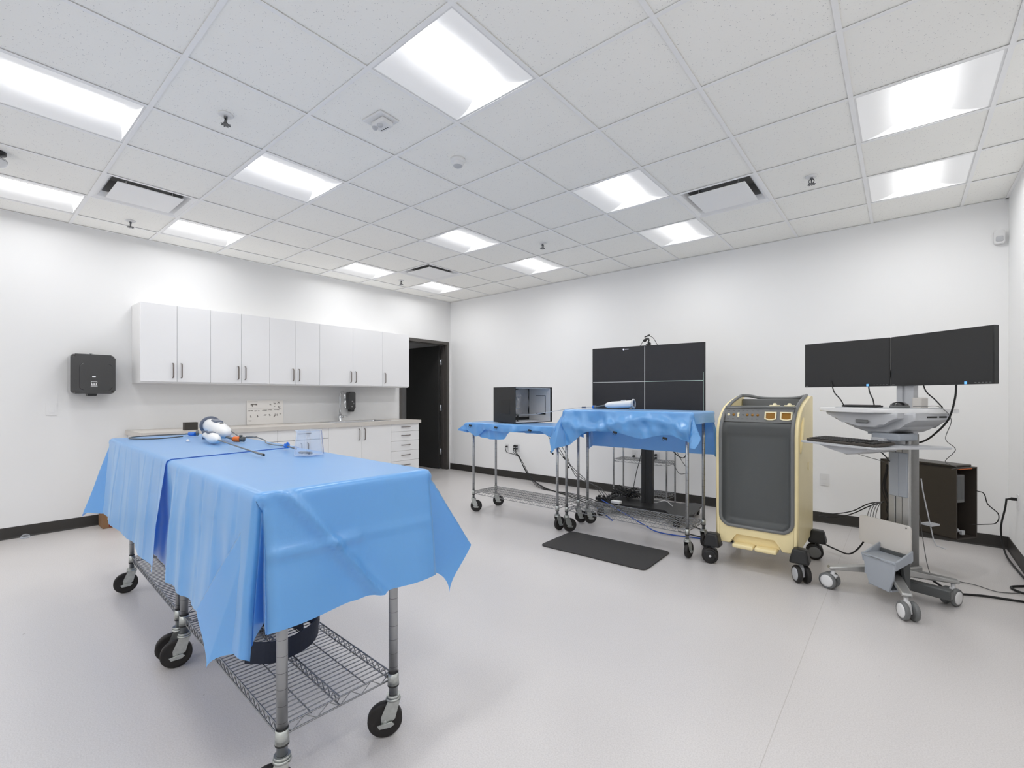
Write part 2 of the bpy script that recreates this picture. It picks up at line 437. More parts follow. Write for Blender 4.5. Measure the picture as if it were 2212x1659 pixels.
# door frame: jambs and head with stop
b = MB()
for (ya, yb) in ((D0 - .052, D0), (D1, D1 + .052)):
    b.box(-.142, .012, ya, yb, 0, DH + .052, .002, 1)
b.box(-.142, .012, D0, D1, DH, DH + .052, .002, 1)
b.box(-.09, -.06, D0, D0 + .016, 0, DH); b.box(-.09, -.06, D1 - .016, D1, 0, DH); b.box(-.09, -.06, D0, D1, DH - .016, DH)
df = struct(b.build('door_1', 'doorframe'))
b = MB(); b.box(-1.05, -.145, -.142, -.098, .012, DH - .006, .002, 1); dl = struct(b.build('door_leaf', 'door', df))
for z in (1.86, 1.06, .30):
    b = MB(); b.box(-.128, -.098, D1 - .004, D1 - .0005, z - .055, z + .055); b.cyl((-.146, D1 - .009, z - .055), (-.146, D1 - .009, z + .055), .007, n=12)
    b.box(-.146, -.128, D1 - .006, D1 - .001, z - .05, z + .05)
    struct(b.build('hinge', 'chrome', df))

# ceiling: tiles lying in a bar grid
T = .6096; OX, OY = .6503 - T / 2, .8956 - T / 2      # first grid lines
xs = [0.0] + [OX + T * i for i in range(0, 11)] + [RX]
ys = [0.0] + [OY + T * i for i in range(0, 14)] + [-RY]
LIGHTS = [(i, j) for i in (0, 3, 6, 9) for j in (0, 2, 5, 7, 10, 12)]
VENTS = [(1, 6), (7, 1), (1, 1), (7, 8)]
b = MB()
for a in range(len(xs) - 1):
    for c in range(len(ys) - 1):
        if (a - 1, c - 1) in LIGHTS or (a - 1, c - 1) in VENTS: continue
        x0, x1, y0, y1 = xs[a], xs[a + 1], -ys[c + 1], -ys[c]
        g = .0045
        b.box(x0 + g, x1 - g, y0 + g, y1 - g, CEIL + .004, CEIL + .02, .0015, 1)
b.box(-.12, RX + .12, RY - .1, .12, CEIL + .16, CEIL + .2)
struct(b.build('ceiling', 'tile'))
b = MB()
for x in xs[1:-1]: b.box(x - .0115, x + .0115, RY, 0, CEIL - .002, CEIL); b.box(x - .001, x + .001, RY, 0, CEIL, CEIL + .035)
for y in ys[1:-1]: b.box(0, RX, -y - .0115, -y + .0115, CEIL - .0022, CEIL - .0002); b.box(0, RX, -y - .001, -y + .001, CEIL, CEIL + .035)
struct(b.build('trim_1', 'ceil_bar'))
b = MB(); b.box(0, .02, RY, 0, CEIL - .003, CEIL); b.box(RX - .02, RX, RY, 0, CEIL - .003, CEIL); b.box(0, RX, -.02, 0, CEIL - .003, CEIL); b.box(0, RX, RY, RY + .02, CEIL - .003, CEIL)
struct(b.build('trim_2', 'ceil_bar'))

# ------------------------------------------------------------------ ceiling fittings
def make_light():
    t = thing('ceiling_light', 'x', 'light', (0, 0, CEIL), 0, 'square recessed ceiling lights')
    s = .2835
    b = MB()   # housing frame
    for (x0, x1, y0, y1) in ((-s - .012, -s, -s - .012, s + .012), (s, s + .012, -s - .012, s + .012), (-s, s, -s - .012, -s), (-s, s, s, s + .012)):
        b.box(x0, x1, y0, y1, .001, .10)
    b.box(-s - .012, s + .012, -s - .012, s + .012, .10, .106)
    b.build('housing', 'white_plastic', t)
    b = MB()   # curved side reflectors + end plates, running along y
    for sg in (-1, 1):
        def fn(u, v, sg=sg):
            x = .086 + (s - .086) * u
            z = .05 * (1 - u) ** 1.0 - .010 * math.sin(u * PI) + .003
            return (sg * x, -s + 2 * s * v, z)
        b.grid(fn, 10, 1)
    for sg in (-1, 1):
        def fe(u, v, sg=sg):
            x = -s + 2 * s * u; e = max(0, 1 - (abs(x) / s) ** 2)
            y = s - .001 - .05 * e * (v)
            return (x, sg * y, .002 + .055 * v * (e ** .6))
        b.grid(fe, 16, 4)
    b.build('reflector', 'lens_side', t)
    b = MB()   # central bulging lens
    def fl_(u, v):
        a = PI * (u); return (.086 * -math.cos(a), -s + .012 + (2 * s - .024) * v, .054 - .004 * math.sin(a))
    b.grid(fl_, 12, 1)
    b.build('lens', 'lens', t)
    return t
lab = {(0, 0): 'recessed square ceiling light in the far corner, closest to the doorway',
       (0, 2): 'recessed square ceiling light above the right end of the wall cabinets',
       (0, 5): 'recessed square ceiling light above the left end of the wall cabinets',
       (0, 7): 'recessed ceiling light cut by the left edge, the lower one next to the left wall',
       (3, 0): 'small recessed ceiling light nearest the screen wall, right of the far vent',
       (3, 2): 'recessed ceiling light in the middle of the ceiling, in front of the far vent',
       (3, 5): 'recessed ceiling light between the two vents and the white detectors, left of centre',
       (3, 7): 'large recessed ceiling light cut by the left edge of the photo, upper one',
       (6, 0): 'recessed ceiling light above the big black screen, behind the right-hand vent',
       (6, 2): 'recessed ceiling light left of the right-hand vent, in front of the big screen',
       (6, 5): 'biggest and nearest recessed ceiling light at the top centre of the photo',
       (9, 0): 'recessed ceiling light above the twin monitors, the lower of the two at the right',
       (9, 2): 'large recessed ceiling light at the upper right, the upper of the two at the right'}
proto = None
for (i, j) in LIGHTS:
    loc = (.6503 + i * T, -(.8956 + j * T), CEIL)
    if proto is None: proto = make_light(); o = proto; o.location = loc
    else: o = dup(proto, None, loc)
    o['label'] = lab.get((i, j), 'recessed square ceiling light in the part of the room behind the viewer')

def make_vent():
    t = thing('air_vent', 'x', 'vent', (0, 0, CEIL), 0, 'square ceiling air diffusers')
    s = .298
    b = MB()
    # flared surround sloping up into the duct
    def ring(h0, z0, h1, z1):
        for k in range(4):
            a = k * PI / 2; c, q = math.cos(a), math.sin(a)
            R = lambda x, y, z: b.v((x * c - y * q, x * q + y * c, z))
            b.bm.faces.new((R(-h0, -h0, z0), R(h0, -h0, z0), R(h1, -h1, z1), R(-h1, -h1, z1)))
    ring(s, .0, .285, .0); ring(.285, 0, .262, .012); ring(.262, .012, .235, .05)
    b.build('surround', 'ceil_bar', t)
    b = MB()
    def ring2(h0, z0, h1, z1):
        for k in range(4):
            a = k * PI / 2; c, q = math.cos(a), math.sin(a)
            R = lambda x, y, z: b.v((x * c - y * q, x * q + y * c, z))
            b.bm.faces.new((R(-h0, -h0, z0), R(h0, -h0, z0), R(h1, -h1, z1), R(-h1, -h1, z1)))
    ring2(.235, .05, .2, .14); b.box(-.2, .2, -.2, .2, .14, .145)
    b.build('duct', 'vent_dark', t)
    b = MB(); b.box(-.215, .215, -.215, .215, -.006, .002, .003, 2)
    b.build('face_plate', 'ceil_bar', t)
    for x in (-.15, .15):
        for y in (-.15, .15):
            b = MB(); b.cyl((x, y, .002), (x, y, .1), .004, n=8); b.build('hanger', 'steel', t)
    return t
vl = {(1, 6): 'square white air vent left, above the paper towel dispenser', (7, 1): 'square white air vent at the right, above the yellow cart',
      (1, 1): 'small far square air vent at the centre of the ceiling', (7, 8): 'square white air vent behind the viewer'}
proto = None
for (i, j) in VENTS:
    loc = (.6503 + i * T, -(.8956 + j * T), CEIL)
    if proto is None: proto = make_vent(); o = proto; o.location = loc
    else: o = dup(proto, None, loc)
    o['label'] = vl[(i, j)]

def make_sprinkler():
    t = thing('fire_sprinkler', 'x', 'sprinkler', (0, 0, CEIL), 0, 'pendent fire sprinklers')
    b = MB(); b.lathe([(0, .004), (.038, .004), (.041, 0), (.034, -.006), (.02, -.008), (.0, -.008)], n=24); b.build('escutcheon', 'white_plastic', t)
    b = MB(); b.cyl((0, 0, .01), (0, 0, -.022), .011, .009, 14)
    b.tube([(-.009, 0, -.018), (-.018, 0, -.03), (-.014, 0, -.045), (0, 0, -.055)], .003, 6)
    b.tube([(.009, 0, -.018), (.018, 0, -.03), (.014, 0, -.045), (0, 0, -.055)], .003, 6)
    b.cyl((0, 0, -.022), (0, 0, -.05), .004, n=8); b.build('head', 'wire_dark', t)
    b = MB(); b.cyl((0, 0, -.055), (0, 0, -.058), .018, n=16)
    for k in range(8):
        a = k * PI / 4; b.box(0, .0, 0, 0, 0, 0) if False else b.cyl((math.cos(a) * .016, math.sin(a) * .016, -.0565), (math.cos(a) * .026, math.sin(a) * .026, -.0575), .004, .003, 6)
    b.build('deflector', 'wire_dark', t)
    return t
sp = [((3.03, -4.555), 'fire sprinkler with brass head nearest the viewer, left part of the ceiling'),
      ((.527, -4.505), 'fire sprinkler near the left wall, below the left air vent'),
      ((.641, -1.522), 'small far fire sprinkler between the far vent and the cabinet wall'),
      ((3.103, -1.537), 'fire sprinkler at the centre right, above and left of the big screen'),
      ((5.53, -1.481), 'fire sprinkler right of the right-hand air vent')]
p0 = None
for (x, y), l in sp:
    if p0 is None: p0 = make_sprinkler(); o = p0; o.location = (x, y, CEIL)
    else: o = dup(p0, None, (x, y, CEIL))
    o['label'] = l
# dark hanging occupancy camera at the left edge
t = thing('ceiling_camera', 'dark and white round ceiling fixture at the left edge of the photo', 'camera', (1.40, -5.385, CEIL))
b = MB(); b.lathe([(0, .003), (.05, .003), (.05, -.016), (.02, -.022), (0, -.022)], n=24); b.build('mount', 'black', t)
b = MB(); b.cyl((0, 0, -.02), (0, 0, -.045), .014, n=12); b.lathe([(.014, -.035), (.05, -.045), (.056, -.058)], n=24); b.build('bracket', 'black', t)
b = MB(); b.lathe([(.054, -.05), (.056, -.07), (.045, -.092), (.02, -.102), (0, -.104)], n=24); b.build('dome', 'white_plastic', t)
# smoke detector
t = thing('smoke_detector', 'small round white smoke detector on a ceiling tile', 'detector', (3.69, -3.335, CEIL + .004))
b = MB(); b.lathe([(0, 0), (.052, 0), (.052, -.012), (.047, -.02), (.04, -.024)], n=28); b.lathe([(.04, -.024), (.038, -.04), (.03, -.046), (0, -.046)], n=28); b.build('body', 'white_plastic', t)
b = MB(); b.lathe([(.031, -.0455), (.028, -.052), (.016, -.056), (0, -.057)], n=24); b.build('sensor', 'grey_light', t)
# combined detector box with two small lamps
t = thing('alarm_beacon', 'square white alarm unit with small dark slots on the ceiling', 'alarm', (3.675, -3.946, CEIL + .004), .06)
b = MB(); b.box(-.085, .085, -.07, .07, -.012, 0, .008, 3); b.build('base_plate', 'white_plastic', t)
b = MB(); b.box(-.045, .065, -.04, .045, -.045, -.012, .012, 3); b.build('cover', 'white_plastic', t)
b = MB()
for x in (-.025, -.005, .012, .03): b.box(x, x + .009, .0455, .047, -.034, -.03); b.box(x, x + .009, .02, .026, -.0462, -.0448)
b.box(-.072, -.066, .05, .056, -.0125, -.0115); b.build('slot', 'black', t)
for x in (-.028, .02):
    b = MB(); b.lathe([(0, -.058), (.012, -.056), (.018, -.044)], (x, -.02, 0), n=16); b.build('strobe_lens', 'grey_light', t)
# motion detector in the right corner
t = thing('motion_detector', 'small white motion detector high in the right corner', 'detector', (6.665, -.001, 2.575))
b = MB(); b.prism(rrect(-.032, .032, -.055, .055, .012), -.045, 0, 'y', .008, 2); b.build('body', 'white_plastic', t)
b = MB(); b.prism(rrect(-.022, .022, -.04, .004, .01), -.05, -.044, 'y', .003, 2); b.build('lens', 'grey_light', t)

# ------------------------------------------------------------------ wall cabinets
def pull(b, vertical, L, depth=.026, wd=.011):
    """bowed bar pull centred at origin, projecting along +x from x=0"""
    pts = [(0, 0, -L / 2), (depth * .75, 0, -L / 2 + .004), (depth, 0, -L / 2 + .02), (depth, 0, L / 2 - .02), (depth * .75, 0, L / 2 - .004), (0, 0, L / 2)]
    th = .004
    for p, q in zip(pts, pts[1:]):
        P = Vector(p); Q = Vector(q); d = (Q - P).normalized(); n = Vector((d.z, 0, -d.x)) * th
        vs = []
        for X in (P, Q):
            for sy, sn in ((-1, -1), (1, -1), (1, 1), (-1, 1)):
                v = X + n * sn * .5
                y = sy * wd / 2
                vs.append(b.v((v.x, y, v.z) if vertical else (v.x, v.z, y)))
        for f in ((0, 1, 2, 3), (7, 6, 5, 4), (0, 4, 5, 1), (1, 5, 6, 2), (2, 6, 7, 3), (3, 7, 4, 0)):
            b.bm.faces.new([vs[i] for i in f])
def upper(y0, y1, doors, label, handles):
    t = thing('wall_cabinet', label, 'cabinet', (0, (y0 + y1) / 2, 1.393), 0, 'white gloss wall cabinets')
    cy = (y0 + y1) / 2; a = y0 - cy; c = y1 - cy; HH = .795
    b = MB(); b.box(.002, .31, a + .0005, c - .0005, 0, HH, .001, 1); b.build('carcass', 'white_matte', t)
    n = doors; w_ = (c - a) / n
    for k in range(n):
        d0, d1 = a + w_ * k + .0015, a + w_ * (k + 1) - .0015
        b = MB(); b.box(.311, .33, d0, d1, .014, HH, .0012, 2); dr = b.build('door', 'white_gloss', t)
        hy = (d1 - .035) if handles[k] == 'r' else (d0 + .035)
        b = MB(); b.M = Matrix.Translation((.33, hy, .13)); pull(b, True, .15); b.build('handle', 'handle', dr)
# y increases to the right in the photo
upper(-4.392, -3.786, 2, 'white gloss wall cabinet at the left end of the row', 'rl')
upper(-3.786, -3.172, 2, 'white gloss wall cabinet, second from the left in the row', 'rl')
upper(-3.172, -2.556, 2, 'white gloss wall cabinet in the middle of the row, above the printed sheet', 'rl')
upper(-2.556, -1.614, 2, 'widest white gloss wall cabinet with two doors, above the sink', 'rl')
upper(-1.614, -1.144, 1, 'single door white gloss wall cabinet next to the doorway', 'l')

# ------------------------------------------------------------------ base cabinets and worktop
def carc(t, a, c):
    b = MB(); b.box(.01, .58, a + .0005, c - .0005, .1, .872, .001, 1); b.build('carcass', 'white_matte', t)
    b = MB(); b.box(.01, .53, a + .0005, c - .0005, 0, .1); b.build('plinth', 'white_matte', t)
def front(t, nm, a, c, z0, z1, hpos, mt='white_matte'):
    b = MB(); b.box(.581, .6, a + .0015, c - .0015, z0 + .0015, z1 - .0015, .001, 1); d = b.build(nm, mt, t)
    b = MB()
    if hpos == 'h': b.M = Matrix.Translation((.6, (a + c) / 2 + .005, (z0 + z1) / 2 + .01)); pull(b, False, .15)
    elif hpos == 'r': b.M = Matrix.Translation((.6, c - .04, z1 - .11)); pull(b, True, .15)
    else: b.M = Matrix.Translation((.6, a + .04, z1 - .11)); pull(b, True, .15)
    b.build('handle', 'handle', d)
def basecab(y0, y1, kind, label):
    t = thing('base_cabinet', label, 'cabinet', (0, (y0 + y1) / 2, 0), 0, 'white base cabinets')
    a, c = y0 - (y0 + y1) / 2, y1 - (y0 + y1) / 2
    carc(t, a, c)
    if kind == 'drawers':
        zz = [.872, .763, .631, .490, .348, .206, .1]
        for z1, z0 in zip(zz, zz[1:]): front(t, 'drawer', a, c, z0, z1, 'h')
    elif kind == 'doors':
        front(t, 'door', a, 0, .1, .872, 'r'); front(t, 'door', 0, c, .1, .872, 'l')
    else:
        front(t, 'drawer', a, c, .745, .872, 'h'); front(t, 'door', a, 0, .1, .742, 'r'); front(t, 'door', 0, c, .1, .742, 'l')
basecab(-1.663, -1.177, 'drawers', 'white base cabinet with a stack of drawers, next to the doorway')
basecab(-2.585, -1.663, 'doors', 'white two door base cabinet under the sink')
basecab(-3.199, -2.585, 'mix', 'white base cabinet behind the clear box, left of the sink cabinet')
basecab(-3.81, -3.199, 'mix', 'white base cabinet behind the blue table under the printed sheet')
basecab(-4.425, -3.81, 'mix', 'white base cabinet at the left end, hidden behind the blue table')
SX0, SX1, SY0, SY1 = .13, .5, -2.42, -1.62
b = MB(); z0, z1 = .8725, .918
b.box(.0, SX0, -4.445, -1.158, z0, z1); b.box(SX1, .63, -4.445, -1.158, z0, z1)
b.box(SX0, SX1, -4.445, SY0, z0, z1); b.box(SX0, SX1, SY1, -1.158, z0, z1)
bmesh.ops.remove_doubles(b.bm, verts=b.bm.verts, dist=.0005)
o = b.build('worktop', 'counter'); o.location = (0, 0, 0); tag(o, 'long beige speckled worktop over the white base cabinets', 'worktop')
t = thing('sink', 'stainless steel sink set into the beige worktop', 'sink', ((SX0 + SX1) / 2, (SY0 + SY1) / 2, .918))
hx, hy = (SX1 - SX0) / 2, (SY1 - SY0) / 2
b = MB()
for (x0, x1, y0, y1) in ((-hx - .018, -hx + .004, -hy - .018, hy + .018), (hx - .004, hx + .018, -hy - .018, hy + .018), (-hx, hx, -hy - .018, -hy + .004), (-hx, hx, hy - .004, hy + .018)):
    b.box(x0, x1, y0, y1, 0.0005, .004)
b.build('rim', 'steel', t)
b = MB()
q = hx - .003, hy - .003
P = rrect(-q[0], q[0], -q[1], q[1], .03); P2 = rrect(-q[0] + .01, q[0] - .01, -q[1] + .01, q[1] - .01, .03)
A = [b.v((x, y, .001)) for x, y in P]; B = [b.v((x, y, -.038)) for x, y in P2]; n = len(A)
for i in range(n): b.bm.faces.new((A[i], A[(i + 1) % n], B[(i + 1) % n], B[i]))
b.bm.faces.new(B); b.build('bowl', 'steel', t)
b = MB(); b.cyl((0, 0, -.038), (0, 0, -.034), .04, n=24); b.build('drain', 'chrome', t)
# faucet
t = thing('faucet', 'chrome gooseneck faucet behind the sink', 'faucet', (.085, -2.135, .918), -.05)
b = MB(); b.lathe([(0, .0), (.028, 0), (.028, .006), (.022, .012), (.019, .05), (.017, .1), (0, .1)], n=24); b.build('body', 'chrome', t)
b = MB()
arc = [(0, 0, .09), (0, 0, .2), (0, 0, .33)] + [(.07 - .07 * math.cos(a), 0, .33 + .08 * math.sin(a)) for a in [PI * k / 10 for k in range(1, 11)]] + [(.14, 0, .30)]
b.tube(arc, .0115, 14); b.build('spout', 'chrome', t)
b = MB(); b.cyl((.14, 0, .31), (.14, 0, .195), .014, .017, 18); b.build('spray_head', 'chrome', t)
b = MB(); b.cyl((0, .018, .06), (0, .05, .06), .013, n=16); b.tube([(0, .045, .06), (.01, .07, .066), (.02, .1, .064)], .006, 8); b.build('lever', 'chrome', t)
# soap dispenser
t = thing('soap_dispenser', 'black soap dispenser on the wall beside the faucet', 'dispenser', (0, -1.945, 1.04))
b = MB(); b.prism(rrect(-.05, .05, .035, .285, .02), 0.001, .085, 'x', .012, 3); b.build('housing', 'black_gloss', t)
b = MB(); b.prism([(-.034, .036), (.034, .036), (.026, 0.004), (-.026, 0.004)], .02, .088, 'x', .006, 2); b.build('push_lever', 'black', t)
b = MB(); b.cyl((.0845, .018, .12), (.087, .018, .12), .012, n=16); b.build('lens', 'grey', t)
b = MB(); b.box(.0846, .0856, -.008, .012, .15, .155); b.box(.0846, .0856, -.012, .004, .072, .078); b.build('logo', 'white_mark', t)
# towel dispenser
t = thing('towel_dispenser', 'glossy black paper towel dispenser on the left wall', 'dispenser', (0, -4.715, 1.283))
b = MB(); b.prism(rrect(-.16, .16, 0, .372, .032), .001, .2, 'x', .03, 4); b.build('housing', 'black_gloss', t)
b = MB(); b.prism(rrect(-.1, .135, .035, .285, .03), .1985, .206, 'x', .006, 3); b.build('cover', 'black_gloss', t)
b = MB(); b.prism([(-.045, .002), (.03, .002), (.02, -.022), (-.035, -.022)], .09, .19, 'x', .004, 2); b.build('outlet_chute', 'black', t)
b = MB(); b.cyl((.05, 0, .37), (.05, 0, .39), .006, n=10); b.cyl((.05, 0, .385), (.05, 0, .392), .013, n=12); b.build('lock_pin', 'chrome', t)
b = MB(); b.prism(rrect(-.012, .014, .155, .168, .004), .2058, .2068, 'x'); b.build('logo', 'white_mark', t)
b = MB()
for y in (-.014, .002, .018):
    b.cyl((.2058, y, .098), (.2068, y, .098), .0045, n=10); b.prism([(y - .007, .078), (y + .007, .078), (y + .004, .092), (y - .004, .092)], .2058, .2068, 'x')
for y0_, y1_, za, zb in ((-.02, -.017, .1, .112), (-.02, .024, .112, .115), (.021, .024, .1, .112), (-.022, .026, .07, .073)): b.box(.2058, .2068, y0_, y1_, za, zb)
b.build('pictogram', 'white_mark', t)
b = MB(); b.cyl((.19, -.128, .12), (.199, -.128, .12), .006, n=10); b.build('status_light', 'pink', t)
# light switch
t = thing('light_switch', 'white rocker light switch on the left wall', 'switch', (0, -4.981, 1.141))
b = MB(); b.prism(rrect(-.0375, .0375, -.058, .058, .004), .0005, .006, 'x', .0015, 2); b.build('plate', 'white_plastic', t)
b = MB(); b.prism(rrect(-.017, .017, -.033, .033, .002), .0058, .0095, 'x', .001, 1); b.build('rocker', 'white_plastic', t)
# printed sheet standing on the worktop
t = thing('printed_sheet', 'white printed instruction sheet leaning on the wall above the worktop', 'poster', (.012, -3.09, .919))
tilt = Matrix.Translation((0, 0, 0))
b = MB(); b.M = Matrix.Rotation(math.radians(-1), 4, 'Y'); b.box(0, .003, -.215, .215, 0, .29)
b.build('sheet', 'paper', t)
b = MB(); b.M = Matrix.Rotation(math.radians(-1), 4, 'Y')
rnd = random.Random(3)
def mark(y0, y1, z0, z1): b.box(.0031, .0038, y0, y1, z0, z1)
mark(-.2, -.09, .272, .276)
b.mi = 0
for k in range(9): mark(-.17 + k * .008, -.16 + k * .008, .238 - abs(k - 4) * .0015, .246 + rnd.random() * .008)
mark(-.155, -.145, .215, .24); mark(.0, .004, .05, .27) if False else None
for (yc, zc, w_, h_) in ((.06, .235, .02, .014), (.11, .25, .02, .02), (.16, .26, .03, .03), (.11, .215, .012, .01), (.165, .2, .022, .03), (-.17, .165, .05, .012), (-.1, .165, .045, .01), (-.02, .17, .06, .004), (.06, .172, .05, .004), (.14, .172, .06, .004), (-.17, .1, .012, .03), (-.09, .1, .012, .024), (.0, .11, .04, .012), (.05, .11, .02, .02), (.12, .105, .045, .03), (.18, .12, .02, .012), (-.18, .045, .03, .004)):
    for q in range(6):
        a = yc + (rnd.random() - .5) * w_; c = zc + (rnd.random() - .5) * h_
        mark(a - w_ * .2, a + w_ * .2, c - .0022, c + .0022); mark(a - .0018, a + .0018, c - h_ * .25, c + h_ * .25)
for z in (.185, .195): mark(-.2, .2, z, z + .0008)
b.build('print', 'ink', t)
# small dark block
b = MB(); b.box(-.03, .03, -.058, .058, 0, .078, .002, 2); o = b.build('dark_box', 'dark_block'); o.location = (.5, -4.02, .9185)
tag(o, 'small dark brown box on the left part of the worktop', 'box')
# cardboard box on the floor
t = thing('cardboard_box', 'brown cardboard box on the floor at the end of the cabinets', 'box', (.13, -4.58, 0))
b = MB(); b.box(-.1, .1, -.075, .07, .001, .17, .002, 1); b.build('carton', 'card', t)
b = MB(); b.box(.1, .1012, -.03, .012, .012, .17); b.build('printed_stripe', 'red', t)
# clear dome on the floor by the wall
b = MB(); b.lathe([(0.0, .034), (.012, .033), (.026, .024), (.033, .008), (.034, .001), (0, .001)], n=24); o = b.build('door_stop', 'clear'); o.location = (.052, -5.152, .0005)
tag(o, 'small clear dome door stop on the floor by the left wall', 'door stop')

# ------------------------------------------------------------------ wheeled wire carts
def caster(parent, x, y, ang, r=.0625, brake=True):
    X = Matrix.Translation((x, y, 0)) @ Matrix.Rotation(ang, 4, 'Z')
    b = MB(); b.M = X
    o = -.03       # trailing offset
    b.cyl((0, 0, .142), (0, 0, .152), .024, n=20); b.cyl((0, 0, .134), (0, 0, .142), .028, .026, 20)
    for sg in (-1, 1):
        P = [(-.02, .136), (.024, .136), (.006, .07), (o + .012, r - .012), (o - .012, r - .012), (o - .014, .08)]
        b.prism(P, sg * .019 - .0015, sg * .019 + .0015, 'y')
    b.box(-.02, .024, -.02, .02, .132, .136)
    b.cyl((o, -.024, r), (o, .024, r), .006, n=10)
    f = b.build('caster', 'zinc', parent)
    b = MB(); b.M = X
    b.lathe([(.0, -.0135), (.014, -.0145), (.02, -.011), (r - .014, -.011), (r - .004, -.0145), (r, -.010), (r, .010), (r - .004, .0145), (r - .014, .011), (.02, .011), (.014, .0145), (0, .0135)], (o, 0, r), (0, 1, 0), 36)
    b.build('wheel', 'rubber', f)
    if brake:
        b = MB(); b.M = X
        for sg in (-1, 1):
            b.prism([(o - .028, r - .006), (o + .024, r + .002), (o + .034, r - .008), (o + .02, r - .018), (o - .02, r - .02)], sg * .026 - .003, sg * .026 + .003, 'y', .001, 1)
        b.build('brake_lever', 'zinc', f)
    return f

def wire_shelf(b, L, Dp, z, sp=.0254, seg=6, mid=True):
    """bars on the surface run across the depth; trussed edges"""
    hx, hy = L / 2, Dp / 2
    n = int(round(L / sp))
    for i in range(n + 1):
        x = -hx + L * i / n
        b.cyl((x, -hy, z), (x, hy, z), .0021, n=6, caps=False)
    lines = [-hy, hy] + ([0] if mid else [])
    for y in (-hy / 2, hy / 2): b.cyl((-hx, y, z - .004), (hx, y, z - .004), .0025, n=5, caps=False)
    def truss(p, q, k):
        p = Vector(p); q = Vector(q)
        b.cyl(p, q, .003, n=6, caps=False); lo = Vector((0, 0, -.03)); b.cyl(p + lo, q + lo, .003, n=6, caps=False)
        pts = [p.lerp(q, i / k) + (lo if i % 2 else Vector()) for i in range(k + 1)]
        b.tube(pts, .002, 5, caps=False)
    for y in lines: truss((-hx, y, z), (hx, y, z), int(L / .022))
    for x in (-hx, hx): truss((x, -hy, z), (x, hy, z), max(6, int(Dp / .04)))

def make_cart(loc, rz, L, Dp, H, label, angs, post_r=.0127, shelf_z=.225, wheel_r=.0625, top=True, topov=(.03, .03, .05, .05), mat_post='post'):
    t = thing('wire_cart', label, 'cart', loc, rz, 'wheeled wire shelf carts under the blue drapes')
    hx, hy = L / 2, Dp / 2
    cs = [(-hx, -hy), (hx, -hy), (hx, hy), (-hx, hy)]
    for k, (x, y) in enumerate(cs):
        b = MB(); b.cyl((x, y, .15), (x, y, H - .03), post_r, n=20)
        p = b.build('post', mat_post, t)
        b = MB(); c = post_r
        b.lathe([(c + .0005, shelf_z - .036), (c + .0045, shelf_z - .036), (c + .003, shelf_z + .006), (c + .0005, shelf_z + .006)], (x, y, 0), n=20)
        b.mi = 1; b.cyl((x, y, shelf_z - .042), (x, y, shelf_z - .036), c + .0045, n=20); b.cyl((x, y, shelf_z + .006), (x, y, shelf_z + .010), c + .002, n=20)
        b.build('collar', ['zinc', 'black'], p)
        caster(t, x, y, angs[k], wheel_r)
    b = MB(); wire_shelf(b, L - post_r * 2 - .006, Dp, shelf_z); b.build('wire_shelf', 'wire', t)
    b = MB(); b.box(-hx - topov[0], hx + topov[1], -hy - topov[2], hy + topov[3], H - .03, H - .006, .003, 1); b.build('tabletop', 'white_matte', t)
    return t
# foreground pair: rotated a little, frame origin at the front left drape corner
A2 = math.atan2(-.041, 1.0)      # direction of the table's long axis (towards the viewer is +x)
RZ = A2
def FG(s_, t_, z=0):    # s_ back from the front edge, t_ to the right from the left edge
    c, q = math.cos(A2), math.sin(A2)
    return Vector((4.588 - c * s_ - q * t_, -4.985 - q * s_ + c * t_, z))
TZ = .972
def local_from(p, loc, rz):
    d = Vector(p) - Vector(loc); c, s = math.cos(-rz), math.sin(-rz)
    return (d.x * c - d.y * s, d.x * s + d.y * c, d.z)
# posts front cart (4.594,-4.929) (4.61,-4.534) (3.458,-4.871)
ctr = (4.027, -4.700, 0)
make_cart(ctr, RZ, 1.115, .40, TZ, 'nearest wire shelf cart under the large blue draped table, with a belt on its shelf',
          [math.radians(77), math.radians(62), math.radians(57), math.radians(77)], post_r=.0165, topov=(.0, -.035, .045, .12))
make_cart((2.807, -4.652, 0), RZ, 1.147, .40, TZ, 'rear wire shelf cart under the large blue draped table, towards the cabinets',
          [math.radians(82), math.radians(77), math.radians(62), math.radians(82)], topov=(.24, .02, .05, .12))

